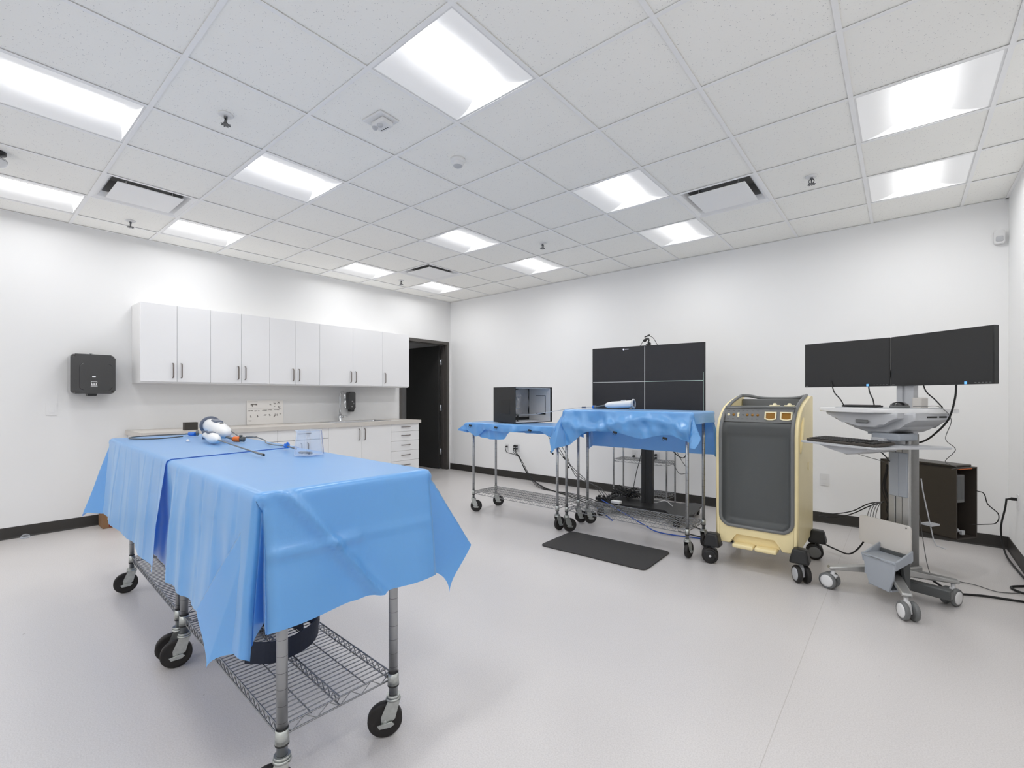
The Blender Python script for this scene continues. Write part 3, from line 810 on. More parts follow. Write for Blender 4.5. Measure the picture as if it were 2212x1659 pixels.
# ------------------------------------------------------------------ drapes
def drape_mesh(b, org, e1, e2, L, W, z, ov, corners, side_fn, step=.016, hem=None, rnd=.016, seed=0, top_fn=None, rs=None, amp=.8):
    """sheet over an L x W rectangle: u along e1, v along e2. ov = overhang (u-,u+,v-,v+).
    corners: dict (su,sv)->list of (theta_deg, dir(e1,e2,z)) from the u-side (0) to the v-side (90)"""
    us = []; u = -ov[0]
    nU = int((L + ov[0] + ov[1]) / step); nV = int((W + ov[2] + ov[3]) / step)
    def hang(over, out_amt):
        # rounded edge: arc then down; returns (outward, down)
        r = rnd
        if over < r * PI / 2:
            a = over / r; return r * math.sin(a), r * (1 - math.cos(a))
        d = over - r * PI / 2; return r + d * out_amt, r + d * math.sqrt(max(0, 1 - out_amt ** 2))
    def P(u, v):
        du = -u if u < 0 else (u - L if u > L else 0); su = -1 if u < 0 else 1
        dv = -v if v < 0 else (v - W if v > W else 0); sv = -1 if v < 0 else 1
        cu = min(max(u, 0), L); cv = min(max(v, 0), W)
        if du == 0 and dv == 0:
            zz = z + (top_fn(u, v) if top_fn else 0)
            return (u, v, zz)
        if du > 0 and dv > 0:
            r = math.hypot(du, dv); th = math.degrees(math.atan2(dv, du))
            K = corners[(su, sv)]
            if rs and (su, sv) in rs: r0 = r; r = r * (1 - rs[(su, sv)] * math.sin(math.radians(2 * th)))
            for (t0, d0), (t1, d1) in zip(K, K[1:]):
                if t0 <= th <= t1:
                    f = (th - t0) / (t1 - t0); f = f * f * (3 - 2 * f)
                    d = Vector(d0).lerp(Vector(d1), f); break
            d.normalize()
            bl = min(1, r / .05)
            rr_ = math.hypot(du, dv); flat = Vector((su * du / rr_, sv * dv / rr_, -.15))
            d2 = flat.lerp(d, bl).normalized() if bl < 1 else d
            return (cu + d2.x * r, cv + d2.y * r, z + d2.z * r)
        side = ('u-' if su < 0 else 'u+') if du > 0 else ('v-' if sv < 0 else 'v+')
        over = du if du > 0 else dv; al = v if du > 0 else u
        oa, extra = side_fn(side, al, over)
        o_, dn = hang(over, oa); o_ += extra
        if du > 0: return (cu + su * o_, v, z - dn)
        return (u, cv + sv * o_, z - dn)
    e1 = Vector(e1); e2 = Vector(e2); org = Vector(org)
    V = []
    for i in range(nU + 1):
        row = []
        u = -ov[0] + (L + ov[0] + ov[1]) * i / nU
        for j in range(nV + 1):
            v = -ov[2] + (W + ov[2] + ov[3]) * j / nV
            uu, vv = (u, v) if hem is None else hem(u, v)
            p = P(uu, vv)
            dist = max(-uu, uu - L, -vv, vv - W, 0)
            wv = noise.noise(Vector((p[0] * 5 + seed, p[1] * 5, p[2] * 3))) * min(1, dist / .15)
            w2 = noise.noise(Vector((p[0] * 13 + seed, p[1] * 13, p[2] * 9))) * min(1, .25 + dist / .2)
            q = org + e1 * (p[0] + .012 * wv * amp) + e2 * (p[1] + .014 * wv * amp + .004 * w2 * amp) + Vector((0, 0, p[2] + .0015 * w2))
            row.append(b.v(q))
        V.append(row)
    for i in range(nU):
        for j in range(nV):
            f = b.bm.faces.new((V[i][j], V[i + 1][j], V[i + 1][j + 1], V[i][j + 1])); f.smooth = True
    return b

def crease(x, pos, wdt, amp):
    d = (x - pos) / wdt
    return amp * math.exp(-d * d)
# foreground frame: e1 points back along the table (u = s_), e2 to the right
c_, q_ = math.cos(A2), math.sin(A2)
E1 = (-c_, -q_, 0); E2 = (-q_, c_, 0)
LW = .60
def fold_lines(al, over):
    s = 0
    for k, p in enumerate((.15, .33, .5, .67, .84, 1.02)):
        s += crease(al + .01 * math.sin(over * 20 + k), p, .006, .004 if k % 2 else -.004)
    return s
def side_front(side, al, over):
    f = min(1, over / .3)
    if side == 'v-':      # long left side; panel swings in next to the slit
        e = fold_lines(al, over) * min(1, over / .05)
        e += f * (.006 * math.sin(al * 19) + .004 * math.sin(al * 37 + 1)) + crease(al, .86, .05, .015) * f - .035 * f * min(1, max(0, (al - .94) / .06))
        return .07, e
    if side == 'u-':      # front end facing the viewer
        e = f * (.016 * math.sin(al * 14 + .6)) + crease(al, .28, .02, .006) * f + crease(over, .2, .012, .005) + crease(al, .43, .006, .003) * min(1, over / .05)
        e += crease(al, .035 + .8 * over, .02, .032) + crease(over, .19 + .05 * al, .014, .012) * (1 if al < .3 else 0) * (1 if over < .2 else max(0, 1 - (over - .2) / .05)) * min(1, over / .03)
        return .10, e
    return .06, .01 * math.sin(al * 15) * f
def ndir(*p): v = Vector(p); return tuple(v.normalized())
# corner (-1,-1): front left; (-1,+1): front right. theta 0 = u side (front end), 90 = v side
front_c = {(-1, -1): [(0, ndir(-.10, 0.0, -1)), (8, ndir(-.13, -.02, -1)), (20, ndir(.10, .04, -1)), (33, ndir(.03, -.05, -1)), (50, ndir(.30, -.17, -.95)), (67, ndir(.60, -.20, -.84)), (77, ndir(.30, -.13, -.97)), (90, ndir(0, -.07, -1))],
           (-1, 1): [(0, ndir(-.10, 0, -1)), (12, ndir(-.05, .02, -1)), (45, ndir(-.05, .2, -1)), (70, ndir(-.04, .55, -.84)), (82, ndir(.1, .2, -.97)), (90, ndir(0, .06, -1))],
           (1, -1): [(0, (0, 0, -1)), (45, ndir(-.15, -.1, -1)), (90, ndir(0, -.03, -1))],
           (1, 1): [(0, (0, 0, -1)), (45, ndir(-.1, .12, -1)), (90, (0, 0, -1))]}
t = thing('surgical_drape', 'blue surgical drape over the near end of the large table, reaching low in front', 'drape', (0, 0, 0))
org = FG(0, 0, 0)
t.location = (org.x, org.y, TZ)
b = MB(); b.M = Matrix.Translation((-org.x, -org.y, -TZ))
drape_mesh(b, org, E1, E2, 1.34, LW, TZ, (.41, .0, .49, .42), front_c, side_front, .0135, seed=3, rnd=.022, rs={(-1, -1): .09, (-1, 1): .12}, amp=.5)
b.build('cloth', 'drape', t)
t2 = thing('surgical_drape', 'blue surgical drape over the far half of the large table, under the white instruments', 'drape', (0, 0, 0))
org2 = FG(1.06, -.005, 0)
t2.location = (org2.x, org2.y, TZ + .004)
L2 = 1.56
def side_rear(side, al, over):
    f = min(1, over / .3)
    if side == 'v-':
        e = 0
        for k, p in enumerate((.08, .25, .42, .6, .78, .95, 1.13, 1.3)):
            e += crease(al, p, .007, .004 if k % 2 else -.004) * min(1, over / .05)
        return .075, e + f * (.006 * math.sin(al * 16 + 2) + .010 * math.sin(al * 7)) + crease(al, .0, .06, .012) * f
    return .1, .012 * math.sin(al * 15) * f
rear_c = {(1, -1): [(0, ndir(.12, 0, -1)), (20, ndir(.3, .02, -.95)), (42, ndir(.62, -.12, -.8)), (66, ndir(.28, -.24, -.95)), (90, ndir(0, -.075, -1))],
          (1, 1): [(0, ndir(.1, 0, -1)), (45, ndir(.2, .2, -1)), (90, ndir(0, .06, -1))],
          (-1, -1): [(0, (0, 0, -1)), (45, ndir(-.05, -.05, -1)), (90, ndir(0, -.07, -1))],
          (-1, 1): [(0, (0, 0, -1)), (45, ndir(-.05, .05, -1)), (90, (0, 0, -1))]}
def hem_rear(u, v):
    # the near edge is cut on a slant across the table
    return (u + max(0, 1 - u / .6) * .12 * (v / LW if 0 < v < LW else (1 if v >= LW else 0)), v)
b = MB(); b.M = Matrix.Translation((-org2.x, -org2.y, -TZ - .004))
drape_mesh(b, org2, E1, E2, L2, LW + .01, TZ + .004, (.0, .44, .50, .42), rear_c, side_rear, .0155, hem=hem_rear, seed=11, amp=.5)
b.build('cloth', 'drape', t2)

# ------------------------------------------------------------------ things on the foreground table
# belt coiled on the near cart's shelf
t = thing('padded_belt', 'dark navy coiled strap with grey buckle on the shelf of the near cart', 'strap', (4.03, -4.70, .2275), RZ)
def ribbon(b, pts, h, th=.004):
    P = spline(pts, 8)
    for a, c in zip(P, P[1:]):
        pass
    V = []
    for i, p in enumerate(P):
        d = (P[min(i + 1, len(P) - 1)] - P[max(i - 1, 0)]).normalized(); n = Vector((d.y, -d.x, 0)).normalized() * th / 2
        V.append([b.v(p + n), b.v(p - n), b.v(p - n + Vector((0, 0, h))), b.v(p + n + Vector((0, 0, h)))])
    for A, B in zip(V, V[1:]):
        for k in range(4):
            f = b.bm.faces.new((A[k], A[(k + 1) % 4], B[(k + 1) % 4], B[k])); f.smooth = k % 2 == 0
    b.bm.faces.new(V[0]); b.bm.faces.new(V[-1][::-1])
b = MB()
ribbon(b, [(.08, -.15, 0), (.16, -.06, 0), (.13, .08, 0), (0, .17, 0), (-.15, .13, 0), (-.22, .0, 0), (-.15, -.12, 0), (0, -.14, 0), (.1, -.02, .0), (.06, .08, 0), (-.06, .1, 0), (-.14, .02, 0)], .045, .006)
ribbon(b, [(.06, -.17, .045), (.17, -.05, .046), (.12, .1, .046), (-.02, .18, .046), (-.16, .12, .046)], .038, .006)
b.build('strap', 'navy', t)
b = MB(); b.M = Matrix.Translation((-.02, .06, .05)) @ Matrix.Rotation(.5, 4, 'Z'); b.box(-.035, .035, -.022, .022, 0, .035, .005, 2)
for k in range(4): b.box(-.03 + k * .016, -.022 + k * .016, -.0225, .0225, .034, .037)
b.build('buckle', 'navy_grey', t)

Z0 = TZ + .0085      # top of the drape with its ripples
def along(b, p, q):

    p = Vector(p); d = Vector(q) - p; x = d.normalized(); z = Vector((0, 0, 1)); y = z.cross(x).normalized(); z = x.cross(y)
    m = Matrix((x, y, z)).transposed().to_4x4(); m.translation = p; return m, d.length
# large white instrument: hub at (2.3,-4.42), nose towards (2.72,-4.5)
P0 = Vector((2.46, -4.455, 1.062)); P1 = Vector((2.90, -4.50, 1.030))
t = thing('handheld_instrument', 'large white handheld instrument with dark ring and orange tip lying on the blue table', 'instrument', (P0.x, P0.y, TZ + .004))
def rel(o, b): b.M = Matrix.Translation(-Vector(o.location))
m, Ld = along(None, P0, P1); TM = Matrix.Translation(-Vector(t.location)) @ m
b = MB(); b.M = TM
b.lathe([(.0, .0), (.042, .0), (.048, .02), (.050, .10), (.049, .22), (.046, .30), (.038, .38), (.022, .43), (0, .445)], (0, 0, 0), (1, 0, 0), 28)
b.build('housing', 'white_plastic', t)
b = MB(); b.M = TM; b.lathe([(.04, -.012), (.058, -.012), (.063, -.004), (.063, .014), (.057, .020), (.04, .020)], (0, 0, 0), (1, 0, 0), 32)
b.tube(spline([(0, .0, -.05), (.06, .01, -.058), (.14, .01, -.054), (.22, .0, -.045)], 5), .009, 8); b.build('grip_ring', 'navy_grey', t)
b = MB(); b.M = TM; b.box(.12, .24, -.022, .022, .040, .056, .006, 3); b.build('battery_pad', 'navy_grey', t)
b = MB(); b.M = TM; b.box(.27, .30, -.008, .010, .044, .0485, .001, 1); b.build('button', 'grey_dark', t)
b = MB(); rel(t, b); b.tube(spline([(2.80, -4.50, 1.03), (2.88, -4.50, 1.012), (2.92, -4.475, 1.0)]), .008, 10); b.tube(spline([(2.84, -4.47, 1.05), (2.93, -4.455, 1.018), (2.96, -4.445, 1.006)]), .0035, 8); b.build('arm', 'grey', t)
m2, _ = along(None, (2.915, -4.475, .997), (2.975, -4.435, .997)); TM2 = Matrix.Translation(-Vector(t.location)) @ m2
b = MB(); b.M = TM2
b.lathe([(0, 0), (.014, 0), (.017, .006), (.017, .042), (.014, .048), (0, .048)], (0, 0, 0), (1, 0, 0), 18); b.build('orange_collar', 'orange', t)
b = MB(); b.M = TM2; b.lathe([(.0, .048), (.015, .048), (.016, .07), (0, .074)], (0, 0, 0), (1, 0, 0), 16); b.cyl((.05, 0, .012), (.05, 0, .026), .009, n=12); b.build('tip', 'grey_dark', t)
# catheter running from it to the clear box
t = thing('catheter_line', 'thin grey tube with blue connector running into the clear box', 'tube', (2.98, -4.44, TZ + .004))
b = MB(); rel(t, b); b.tube(spline([(2.985, -4.43, 1.012), (3.02, -4.39, 1.010), (3.10, -4.37, .995), (3.20, -4.40, Z0 + .006), (3.36, -4.43, Z0 + .008), (3.53, -4.44, Z0 + .014)]), .0035, 8); b.build('tube', 'grey', t)
b = MB(); rel(t, b); b.cyl((3.525, -4.437, Z0 + .014), (3.575, -4.447, Z0 + .015), .010, n=14)
for k in range(5):
    a = k * 2 * PI / 5 + .3; c = Vector((3.555, -4.443, Z0 + .018)); b.cyl(c, c + Vector((math.sin(a) * .008, math.cos(a) * .013, math.sin(a) * .013 + .004)), .006, .005, 8)
b.build('connector', 'blue_plastic', t)
b = MB(); rel(t, b); b.cyl((3.575, -4.447, Z0 + .015), (3.70, -4.462, Z0 + .012), .004, n=10)
b.build('stem', 'grey', t)
# second, smaller instrument with long rod
t = thing('probe_handle', 'smaller white handheld probe with long thin rod on the blue table', 'instrument', (2.75, -4.58, TZ + .004))
P0 = Vector((2.76, -4.572, Z0 + .036)); P1 = Vector((3.08, -4.602, Z0 + .026))
m, _ = along(None, P0, P1); TM = Matrix.Translation(-Vector(t.location)) @ m
b = MB(); b.M = TM
b.lathe([(0, 0), (.018, .0), (.021, .05), (.022, .1), (.030, .14), (.032, .19), (.026, .24), (.012, .275), (0, .285)], (0, 0, 0), (1, 0, 0), 24); b.build('housing', 'white_plastic', t)
b = MB(); b.M = TM; b.box(.08, .15, -.018, .018, .022, .034, .004, 2); b.build('top_pad', 'navy_grey', t)
b = MB(); b.M = TM; b.box(-.035, -.02, -.016, .016, -.024, .028, .004, 2); b.build('end_cap', 'navy_grey', t)
b = MB(); b.M = TM; b.lathe([(.0, -.03), (.014, -.03), (.018, -.015), (.012, .005)], (0, 0, 0), (1, 0, 0), 18); b.build('rear_coupling', 'white_plastic', t)
b = MB(); rel(t, b); b.tube([(3.02, -4.596, Z0 + .028), (3.66, -4.647, Z0 + .010), (3.66, -4.647, Z0 + .010), (3.79, -4.658, Z0 + .008)], [.0034, .0034, .0052, .0052], 10); b.build('rod', 'grey', t)
b = MB(); rel(t, b); b.cyl((3.79, -4.658, Z0 + .008), (3.80, -4.6588, Z0 + .008), .0056, n=10); b.build('rod_tip', 'black', t)
# looped catheter at the back end of the table
t = thing('catheter_loop', 'thin dark looped tube with blue connector at the far left of the table', 'tube', (2.25, -4.75, TZ + .004))
b = MB(); rel(t, b)
b.tube(spline([(2.12, -4.50, Z0 + .008), (2.05, -4.56, Z0 + .005), (2.02, -4.66, Z0 + .004), (2.07, -4.79, Z0 + .004), (2.2, -4.835, Z0 + .004), (2.32, -4.79, Z0 + .004), (2.34, -4.68, Z0 + .004), (2.3, -4.57, Z0 + .006)]), .004, 8); b.build('tube', 'grey_dark', t)
b = MB(); rel(t, b); b.cyl((2.19, -4.50, Z0 + .014), (2.25, -4.48, Z0 + .014), .013, n=12); b.build('connector', 'blue_plastic', t)
b = MB(); rel(t, b); b.lathe([(.016, -.01), (.022, 0), (.016, .01)], (2.27, -4.475, Z0 + .024), (.3, 1, 0), 16); b.cyl((2.12, -4.5, Z0 + .01), (2.19, -4.5, Z0 + .012), .006, n=8); b.build('valve', 'grey', t)
# tiny clear cap between the instruments
b = MB(); b.lathe([(0, .012), (.006, .012), (.008, .004), (.014, 0.001), (0, 0.001)], n=14); o = b.build('luer_cap', 'white_plastic'); o.location = (2.66, -4.64, Z0)
tag(o, 'tiny white cap lying on the blue drape in front of the looped tube', 'cap')
# clear acrylic box
bx = Vector((3.862, -4.48, Z0 - .004))
t = thing('clear_box', 'clear plastic box tray standing on the blue drape near the sink', 'box', bx, math.radians(18))
def shell(b, h0, h1, H, th):
    for (hx, hy, s) in ((1, 0, 1),):
        pass
    lo = rrect(-h0[0], h0[0], -h0[1], h0[1], .015); hi = rrect(-h1[0], h1[0], -h1[1], h1[1], .02)
    A = [b.v((x, y, 0.001)) for x, y in lo]; B = [b.v((x, y, H)) for x, y in hi]; n = len(A)
    C = [b.v((x * (1 - th / h1[0]), y * (1 - th / h1[1]), H)) for x, y in hi]; D_ = [b.v((x * (1 - th / h0[0]), y * (1 - th / h0[1]), .001 + th)) for x, y in lo]
    for X, Y in ((A, B), (B, C), (C, D_)):
        for i in range(n):
            f = b.bm.faces.new((X[i], X[(i + 1) % n], Y[(i + 1) % n], Y[i])); f.smooth = False
    b.bm.faces.new(A[::-1]); b.bm.faces.new(D_)
b = MB(); shell(b, (.050, .050), (.043, .043), .118, .0022); b.build('wall_shell', 'clear', t)
b = MB()
P = [(x, y, .118) for x, y in rrect(-.0435, .0435, -.0435, .0435, .012)]
b.tube(P, .003, 6, closed=True); b.build('rim', 'clear', t)
b = MB(); b.tube([(.050, .045, .004), (.042, .039, .117)], .0018, 6); b.build('corner_edge', 'clear_edge', t)
b = MB()
for k in range(11): b.cyl((-.04 + k * .007, -.02 + .003 * math.sin(k * 2), .010), (-.036 + k * .007, -.010, .014), .005, n=8)
b.build('coiled_tip', 'grey', t)

# ------------------------------------------------------------------ right hand carts
make_cart((3.0, -1.735, 0), math.radians(-1.0), 1.12, .36, .975, 'lower wire shelf cart by the back wall, under the black light box',
          [math.radians(225), math.radians(262), math.radians(232), math.radians(228)], topov=(.03, .02, .03, .03))
make_cart((4.21, -1.727, 0), math.radians(-.8), 1.12, .37, 1.135, 'taller wire shelf cart in front of the big black screen',
          [math.radians(232), math.radians(268), math.radians(262), math.radians(235)], topov=(.0, .03, .03, .03))
def side_L(side, al, over):
    f = min(1, over / .1)
    return .02, f * (.018 * math.sin(al * 21) + .012 * math.sin(al * 47 + 1)) - .25 * max(0, over - .05)
LcO = (2.40, -1.965)
def hem_L(u, v):
    # clipped front hem: scalloped lengths
    if v < 0:
        t_ = max(0, min(1.17, u)) / 1.17
        Lf = .055 + .10 * math.exp(-((t_ - .1) / .09) ** 2) + .035 * math.exp(-((t_ - .45) / .2) ** 2) + .09 * max(0, (t_ - .86) / .14)
        v = v * Lf / .17
    return (u, v)
cornL = {(-1, -1): [(0, ndir(-.5, 0, -.8)), (45, ndir(-.7, -.3, -.55)), (90, ndir(0, -.05, -1))], (1, -1): [(0, ndir(.2, 0, -1)), (45, ndir(.2, -.3, -1)), (90, ndir(0, -.05, -1))],
         (-1, 1): [(0, ndir(-.1, 0, -1)), (45, ndir(-.2, .2, -1)), (90, (0, 0, -1))], (1, 1): [(0, ndir(.1, 0, -1)), (45, ndir(.1, .2, -1)), (90, (0, 0, -1))]}
t = thing('surgical_drape', 'blue surgical drape clipped around the lower cart by the back wall', 'drape', (LcO[0], LcO[1], .978))
b = MB(); drape_mesh(b, (0, 0, 0), (1, -.017, 0), (.017, 1, 0), 1.17, .47, .0, (.12, .04, .17, .13), cornL, side_L, .013, hem=hem_L, seed=21, rnd=.012, amp=1.6)
b.build('cloth', 'drape', t)
# second, inner layer hanging lower behind the clips
b = MB()
def inner(u, v):
    x = .06 + .50 * u + .0; h = .13 + .03 * math.sin(u * 3) - (.07 * max(0, (u - .8) / .2))
    return (x + .02 * v, -.0 + .028 + .012 * math.sin(u * 25) * v + .02 * v, -.012 - h * v)
b.grid(inner, 40, 8)
b.build('tucked_flap', 'drape', t)
def bulldog(x, y, z, t):
    b = MB(); b.M = Matrix.Translation((x, y, z)) @ Matrix.Rotation(.15, 4, 'Y')
    b.box(-.018, .018, -.009, .004, -.008, .008, .002, 1); b.tube([(-.012, -.006, -.006), (-.02, -.012, -.016), (-.004, -.012, -.018), (.0, -.006, -.006)], .0015, 5); b.tube([(.012, -.006, -.006), (.02, -.012, -.016), (.006, -.012, -.018)], .0015, 5)
    return b.build('binder_clip', 'black', None)
for (x, z, l) in ((2.47, .945, 'black binder clip at the left end of the lower cart drape'), (2.84, .94, 'black binder clip in the middle of the lower cart drape'), (3.28, .93, 'black binder clip at the right end of the lower cart drape'),
                  (4.19, .955, 'black binder clip at the middle of the tall cart drape hem'), (4.62, .93, 'black binder clip at the right of the tall cart drape hem')):
    o = bulldog(0, 0, 0, None); o.location = (x, -1.987 if x < 3.6 else -1.993, z); tag(o, l, 'clip', 'black binder clips on the drapes')
RcO = (3.665, -1.955)
def side_R(side, al, over):
    f = min(1, over / .12)
    if side == 'v-':
        e = f * (.016 * math.sin(al * 11 + 1) + .012 * math.sin(al * 27 + over * 20) + .008 * math.sin(al * 51 - over * 30))
        e += .03 * math.exp(-((over - .12 - .05 * math.sin(al * 6)) / .04) ** 2)
        return .02, e - .3 * max(0, over - .17)
    return .05, f * .012 * math.sin(al * 18)
def hem_R(u, v):
    if v < 0:
        t_ = max(-.02, min(1.2, u)) / 1.2
        Lf = .19 + .15 * math.exp(-((t_ + .0) / .13) ** 2) + .045 * math.exp(-((t_ - .62) / .1) ** 2) + .07 * max(0, (t_ - .84) / .16)
        v = v * Lf / .30
    return (u, v)
cornR = {(-1, -1): [(0, ndir(-.28, 0, -1)), (35, ndir(-.5, -.1, -.9)), (60, ndir(-.2, -.25, -1)), (90, ndir(0, -.02, -1))],
         (1, -1): [(0, ndir(.1, 0, -1)), (30, ndir(.2, -.1, -1)), (60, ndir(.35, -.16, -1)), (75, ndir(.0, -.18, -1)), (90, ndir(0, -.02, -1))],
         (-1, 1): [(0, ndir(-.2, 0, -1)), (45, ndir(-.3, .2, -1)), (90, ndir(0, .03, -1))], (1, 1): [(0, ndir(.1, 0, -1)), (45, ndir(.1, .2, -1)), (90, ndir(0, .03, -1))]}
t = thing('surgical_drape', 'blue surgical drape on the taller cart in front of the big screen, gathered by clips', 'drape', (RcO[0], RcO[1], 1.138))
b = MB(); drape_mesh(b, (0, 0, 0), (1, -.014, 0), (.014, 1, 0), 1.16, .47, .0, (.26, .10, .30, .38), cornR, side_R, .013, hem=hem_R, seed=31, rnd=.014, amp=1.6)
b.build('cloth', 'drape', t)

# black light box with silver lining, open on its right side
Bx = Vector((2.30, -1.62, .985)); u1 = Vector((.97, -.24, 0)).normalized(); v1 = Vector((.24, .97, 0)).normalized()
t = thing('light_box', 'black cubic box with silver crinkled lining, open at the right, on the lower cart', 'box', (2.65, -1.815, .9845), math.radians(-12))
S, SD, SH = .378, .50, .372
b = MB(); b.box(0, S, 0, .006, 0, SH); b.box(0, .006, 0, SD, 0, SH); b.box(0, S, 0, SD, SH - .006, SH); b.box(0, S, 0, SD, 0, .006); b.box(0, S, SD - .006, SD, 0, SH)
# edge frame on the back wall's free edge
b.box(S - .004, S + .008, SD - .012, SD + .004, 0, SH); b.build('shell', 'black_soft', t)
b = MB(); b.box(.12, .29, -.0025, .0005, .09, .24, .001, 1); b.build('front_flap', 'black', t)
def crk(p, a): return Vector(p) + Vector((noise.noise(Vector(p) * 11), noise.noise(Vector(p) * 11 + Vector((5, 5, 5))), noise.noise(Vector(p) * 9 + Vector((9, 1, 3))))) * a
b = MB(); b.grid(lambda u, v: crk((.02, .014 + (SD - .034) * u, .05 + (SH - .068) * v), .014), 24, 24); b.build('crinkled_lining', 'foil', t)
b = MB(); b.box(.02, S - .004, SD - .012, SD - .0065, .012, SH - .01); bb = b.build('back_lining', 'foil_flat', t)
b = MB(); b.box(.02, S - .006, .008, SD - .013, .0065, .011); b.build('floor_lining', 'foil_flat', t)
b = MB(); b.box(.02, S - .006, .008, SD - .013, SH - .011, SH - .0065); b.build('top_lining', 'foil_flat', t)
b = MB()
for (x0, x1, z0_, z1_) in ((.14, .30, .28, .285), (.295, .30, .09, .284), (.14, .30, .075, .09)): b.box(x0, x1, SD - .0145, SD - .012, z0_, z1_)
b.build('stitched_outline', 'black', t)
# long thin scope reaching from the tall cart into the box
t = thing('endoscope', 'white tubular endoscope with long thin shaft on the tall cart, reaching to the light box', 'instrument', (4.0, -1.75, 1.146))
def R(b, o=t): b.M = Matrix.Translation(-Vector(o.location))
ZT = 1.149
Pa = Vector((4.225, -1.72, ZT + .045)); Pb = Vector((3.95, -1.74, ZT + .028))
b = MB(); m, _ = along(b, Pa, Pb); b.M = Matrix.Translation(-Vector(t.location)) @ m
b.lathe([(.024, .0), (.03, 0), (.031, .02), (.029, .2), (.024, .24), (.014, .265), (0, .27)], (0, 0, 0), (1, 0, 0), 24); b.build('housing', 'white_plastic', t)
b = MB(); b.M = Matrix.Translation(-Vector(t.location)) @ m; b.lathe([(0, .012), (.02, .012), (.022, .008), (.022, -.002), (.026, -.002), (.026, .004)], (0, 0, 0), (1, 0, 0), 20); b.build('lens_socket', 'navy_grey', t)
b = MB(); b.M = Matrix.Translation(-Vector(t.location)) @ m
b.lathe([(.031, -.008), (.042, -.008), (.042, .004), (.031, .004)], (0, 0, 0), (1, 0, 0), 28); b.box(.07, .11, -.012, .012, .028, .038, .004, 2); b.build('bayonet_ring', 'grey_light', t)
b = MB(); R(b)
for sy in (-1, 1): b.tube([(4.215, -1.72 + sy * .02, ZT + .016), (4.22, -1.72 + sy * .035, ZT), (4.20, -1.72 + sy * .03, ZT - .002)], .005, 8)
b.build('foot', 'grey', t)
b = MB(); R(b); b.tube([(3.955, -1.74, ZT + .028), (3.87, -1.745, ZT + .014)], .006, 8); b.lathe([(0, -.008), (.013, -.008), (.015, 0), (.013, .01), (0, .01)], (3.86, -1.745, ZT + .012), (1, 0, 0), 14)
b.build('stem', 'grey', t)
b = MB(); R(b); b.lathe([(0, -.01), (.014, -.01), (.015, .008), (0, .01)], (3.842, -1.745, ZT + .012), (1, 0, 0), 14); b.build('connector', 'blue_plastic', t)
b = MB(); R(b); b.cyl((3.72, -1.75, ZT + .005), (3.76, -1.75, ZT + .006), .008, n=10); b.build('marker_band', 'navy_grey', t)
b = MB(); R(b); b.tube(spline([(3.84, -1.745, ZT + .011), (3.7, -1.75, ZT + .004), (3.58, -1.75, ZT - .01), (3.35, -1.755, ZT - .045), (3.15, -1.76, ZT - .074), (2.96, -1.765, ZT - .083)]), .0028, 8); b.build('shaft', 'grey_light', t)
b = MB(); R(b); b.cyl((2.96, -1.765, ZT - .083), (2.92, -1.765, ZT - .083), .007, n=10); b.build('tip', 'grey', t)
b = MB(); b.M = Matrix.Identity(4); b.lathe([(0, 0), (.022, 0), (.022, .004), (.006, .01), (.005, .05), (.012, .055), (.012, .066), (0, .068)], n=16); o = b.build('scope_stand', 'black'); o.location = (2.945, -1.765, .991)
tag(o, 'small black stand under the scope tip at the open side of the light box', 'stand')

# ------------------------------------------------------------------ television on wheeled stand
tc = Vector((3.945, -.85, 0)); ta = math.radians(4.5)
t = thing('television', 'large black television screen on a pole, split into four panes', 'television', (tc.x, tc.y, 1.10), ta)
WT, HT = 1.215, .70
b = MB(); b.box(-WT / 2, WT / 2, -.002, .028, 0, HT, .003, 2); b.build('bezel', 'black', t)
b = MB(); b.box(-WT / 2 + .008, WT / 2 - .008, -.0035, -.0015, .012, HT - .008); b.build('screen', 'tv_screen', t)
b = MB(); b.box(-.0025, .0025, -.0042, -.0034, .012, HT - .008); 
b.mi = 0; b.box(-WT / 2 + .01, 0, -.0042, -.0034, .315, .319); b.build('divider_line', 'glow_line', t)
b = MB(); b.box(0, WT / 2 - .012, -.0042, -.0034, .315, .319); b.box(WT / 2 - .016, WT / 2 - .013, -.0042, -.0034, .012, .4); b.build('teal_line', 'glow_teal', t)
b = MB(); b.cyl((-.235, -.0034, HT - .028), (-.235, -.0045, HT - .028), .009, n=16); b.box(-.218, -.178, -.0045, -.0034, HT - .03, HT - .0255); b.build('menu_icon', 'glow_white', t)
b = MB(); b.box(-.25, .25, .028, .06, .1, .5, .01, 2); b.build('back_cover', 'black_soft', t)
# camera clip on top
t = thing('webcam', 'small black camera clamped on top of the television', 'camera', (tc.x + .035, tc.y + .01, 1.80), ta)
b = MB(); b.box(-.022, .022, -.018, .03, 0.002, .014, .003, 1); b.cyl((.0, .0, .01), (.0, 0, .04), .008, n=10); b.tube([(0, 0, .035), (.008, 0, .055), (0, 0, .08)], .007, 8); b.cyl((.012, -.01, .02), (.012, .012, .02), .014, n=12); b.build('clamp', 'black', t)
b = MB(); b.cyl((-.03, -.03, .05), (-.018, .02, .075), .016, .013, 14); b.cyl((-.038, -.005, .09), (-.02, .01, .1), .006, n=8); b.cyl((-.004, -.01, .1), (.01, .01, .11), .009, n=10); b.build('camera_head', 'black', t)
b = MB(); b.cyl((-.0318, -.0375, .0463), (-.0298, -.0295, .0503), .0125, n=14); b.build('lens', 'black_gloss', t)
b = MB(); b.tube(spline([(-.03, .01, .08), (-.06, .01, .05), (-.09, .01, .002)]), .003, 6); b.tube(spline([(.01, .01, .1), (.05, .01, .075), (.09, .02, .002)]), .003, 6); b.build('lead', 'cable', t)
t = thing('screen_stand', 'black rolling stand with pole and flat wheeled base under the television', 'stand', (3.94, -.82, 0), ta)
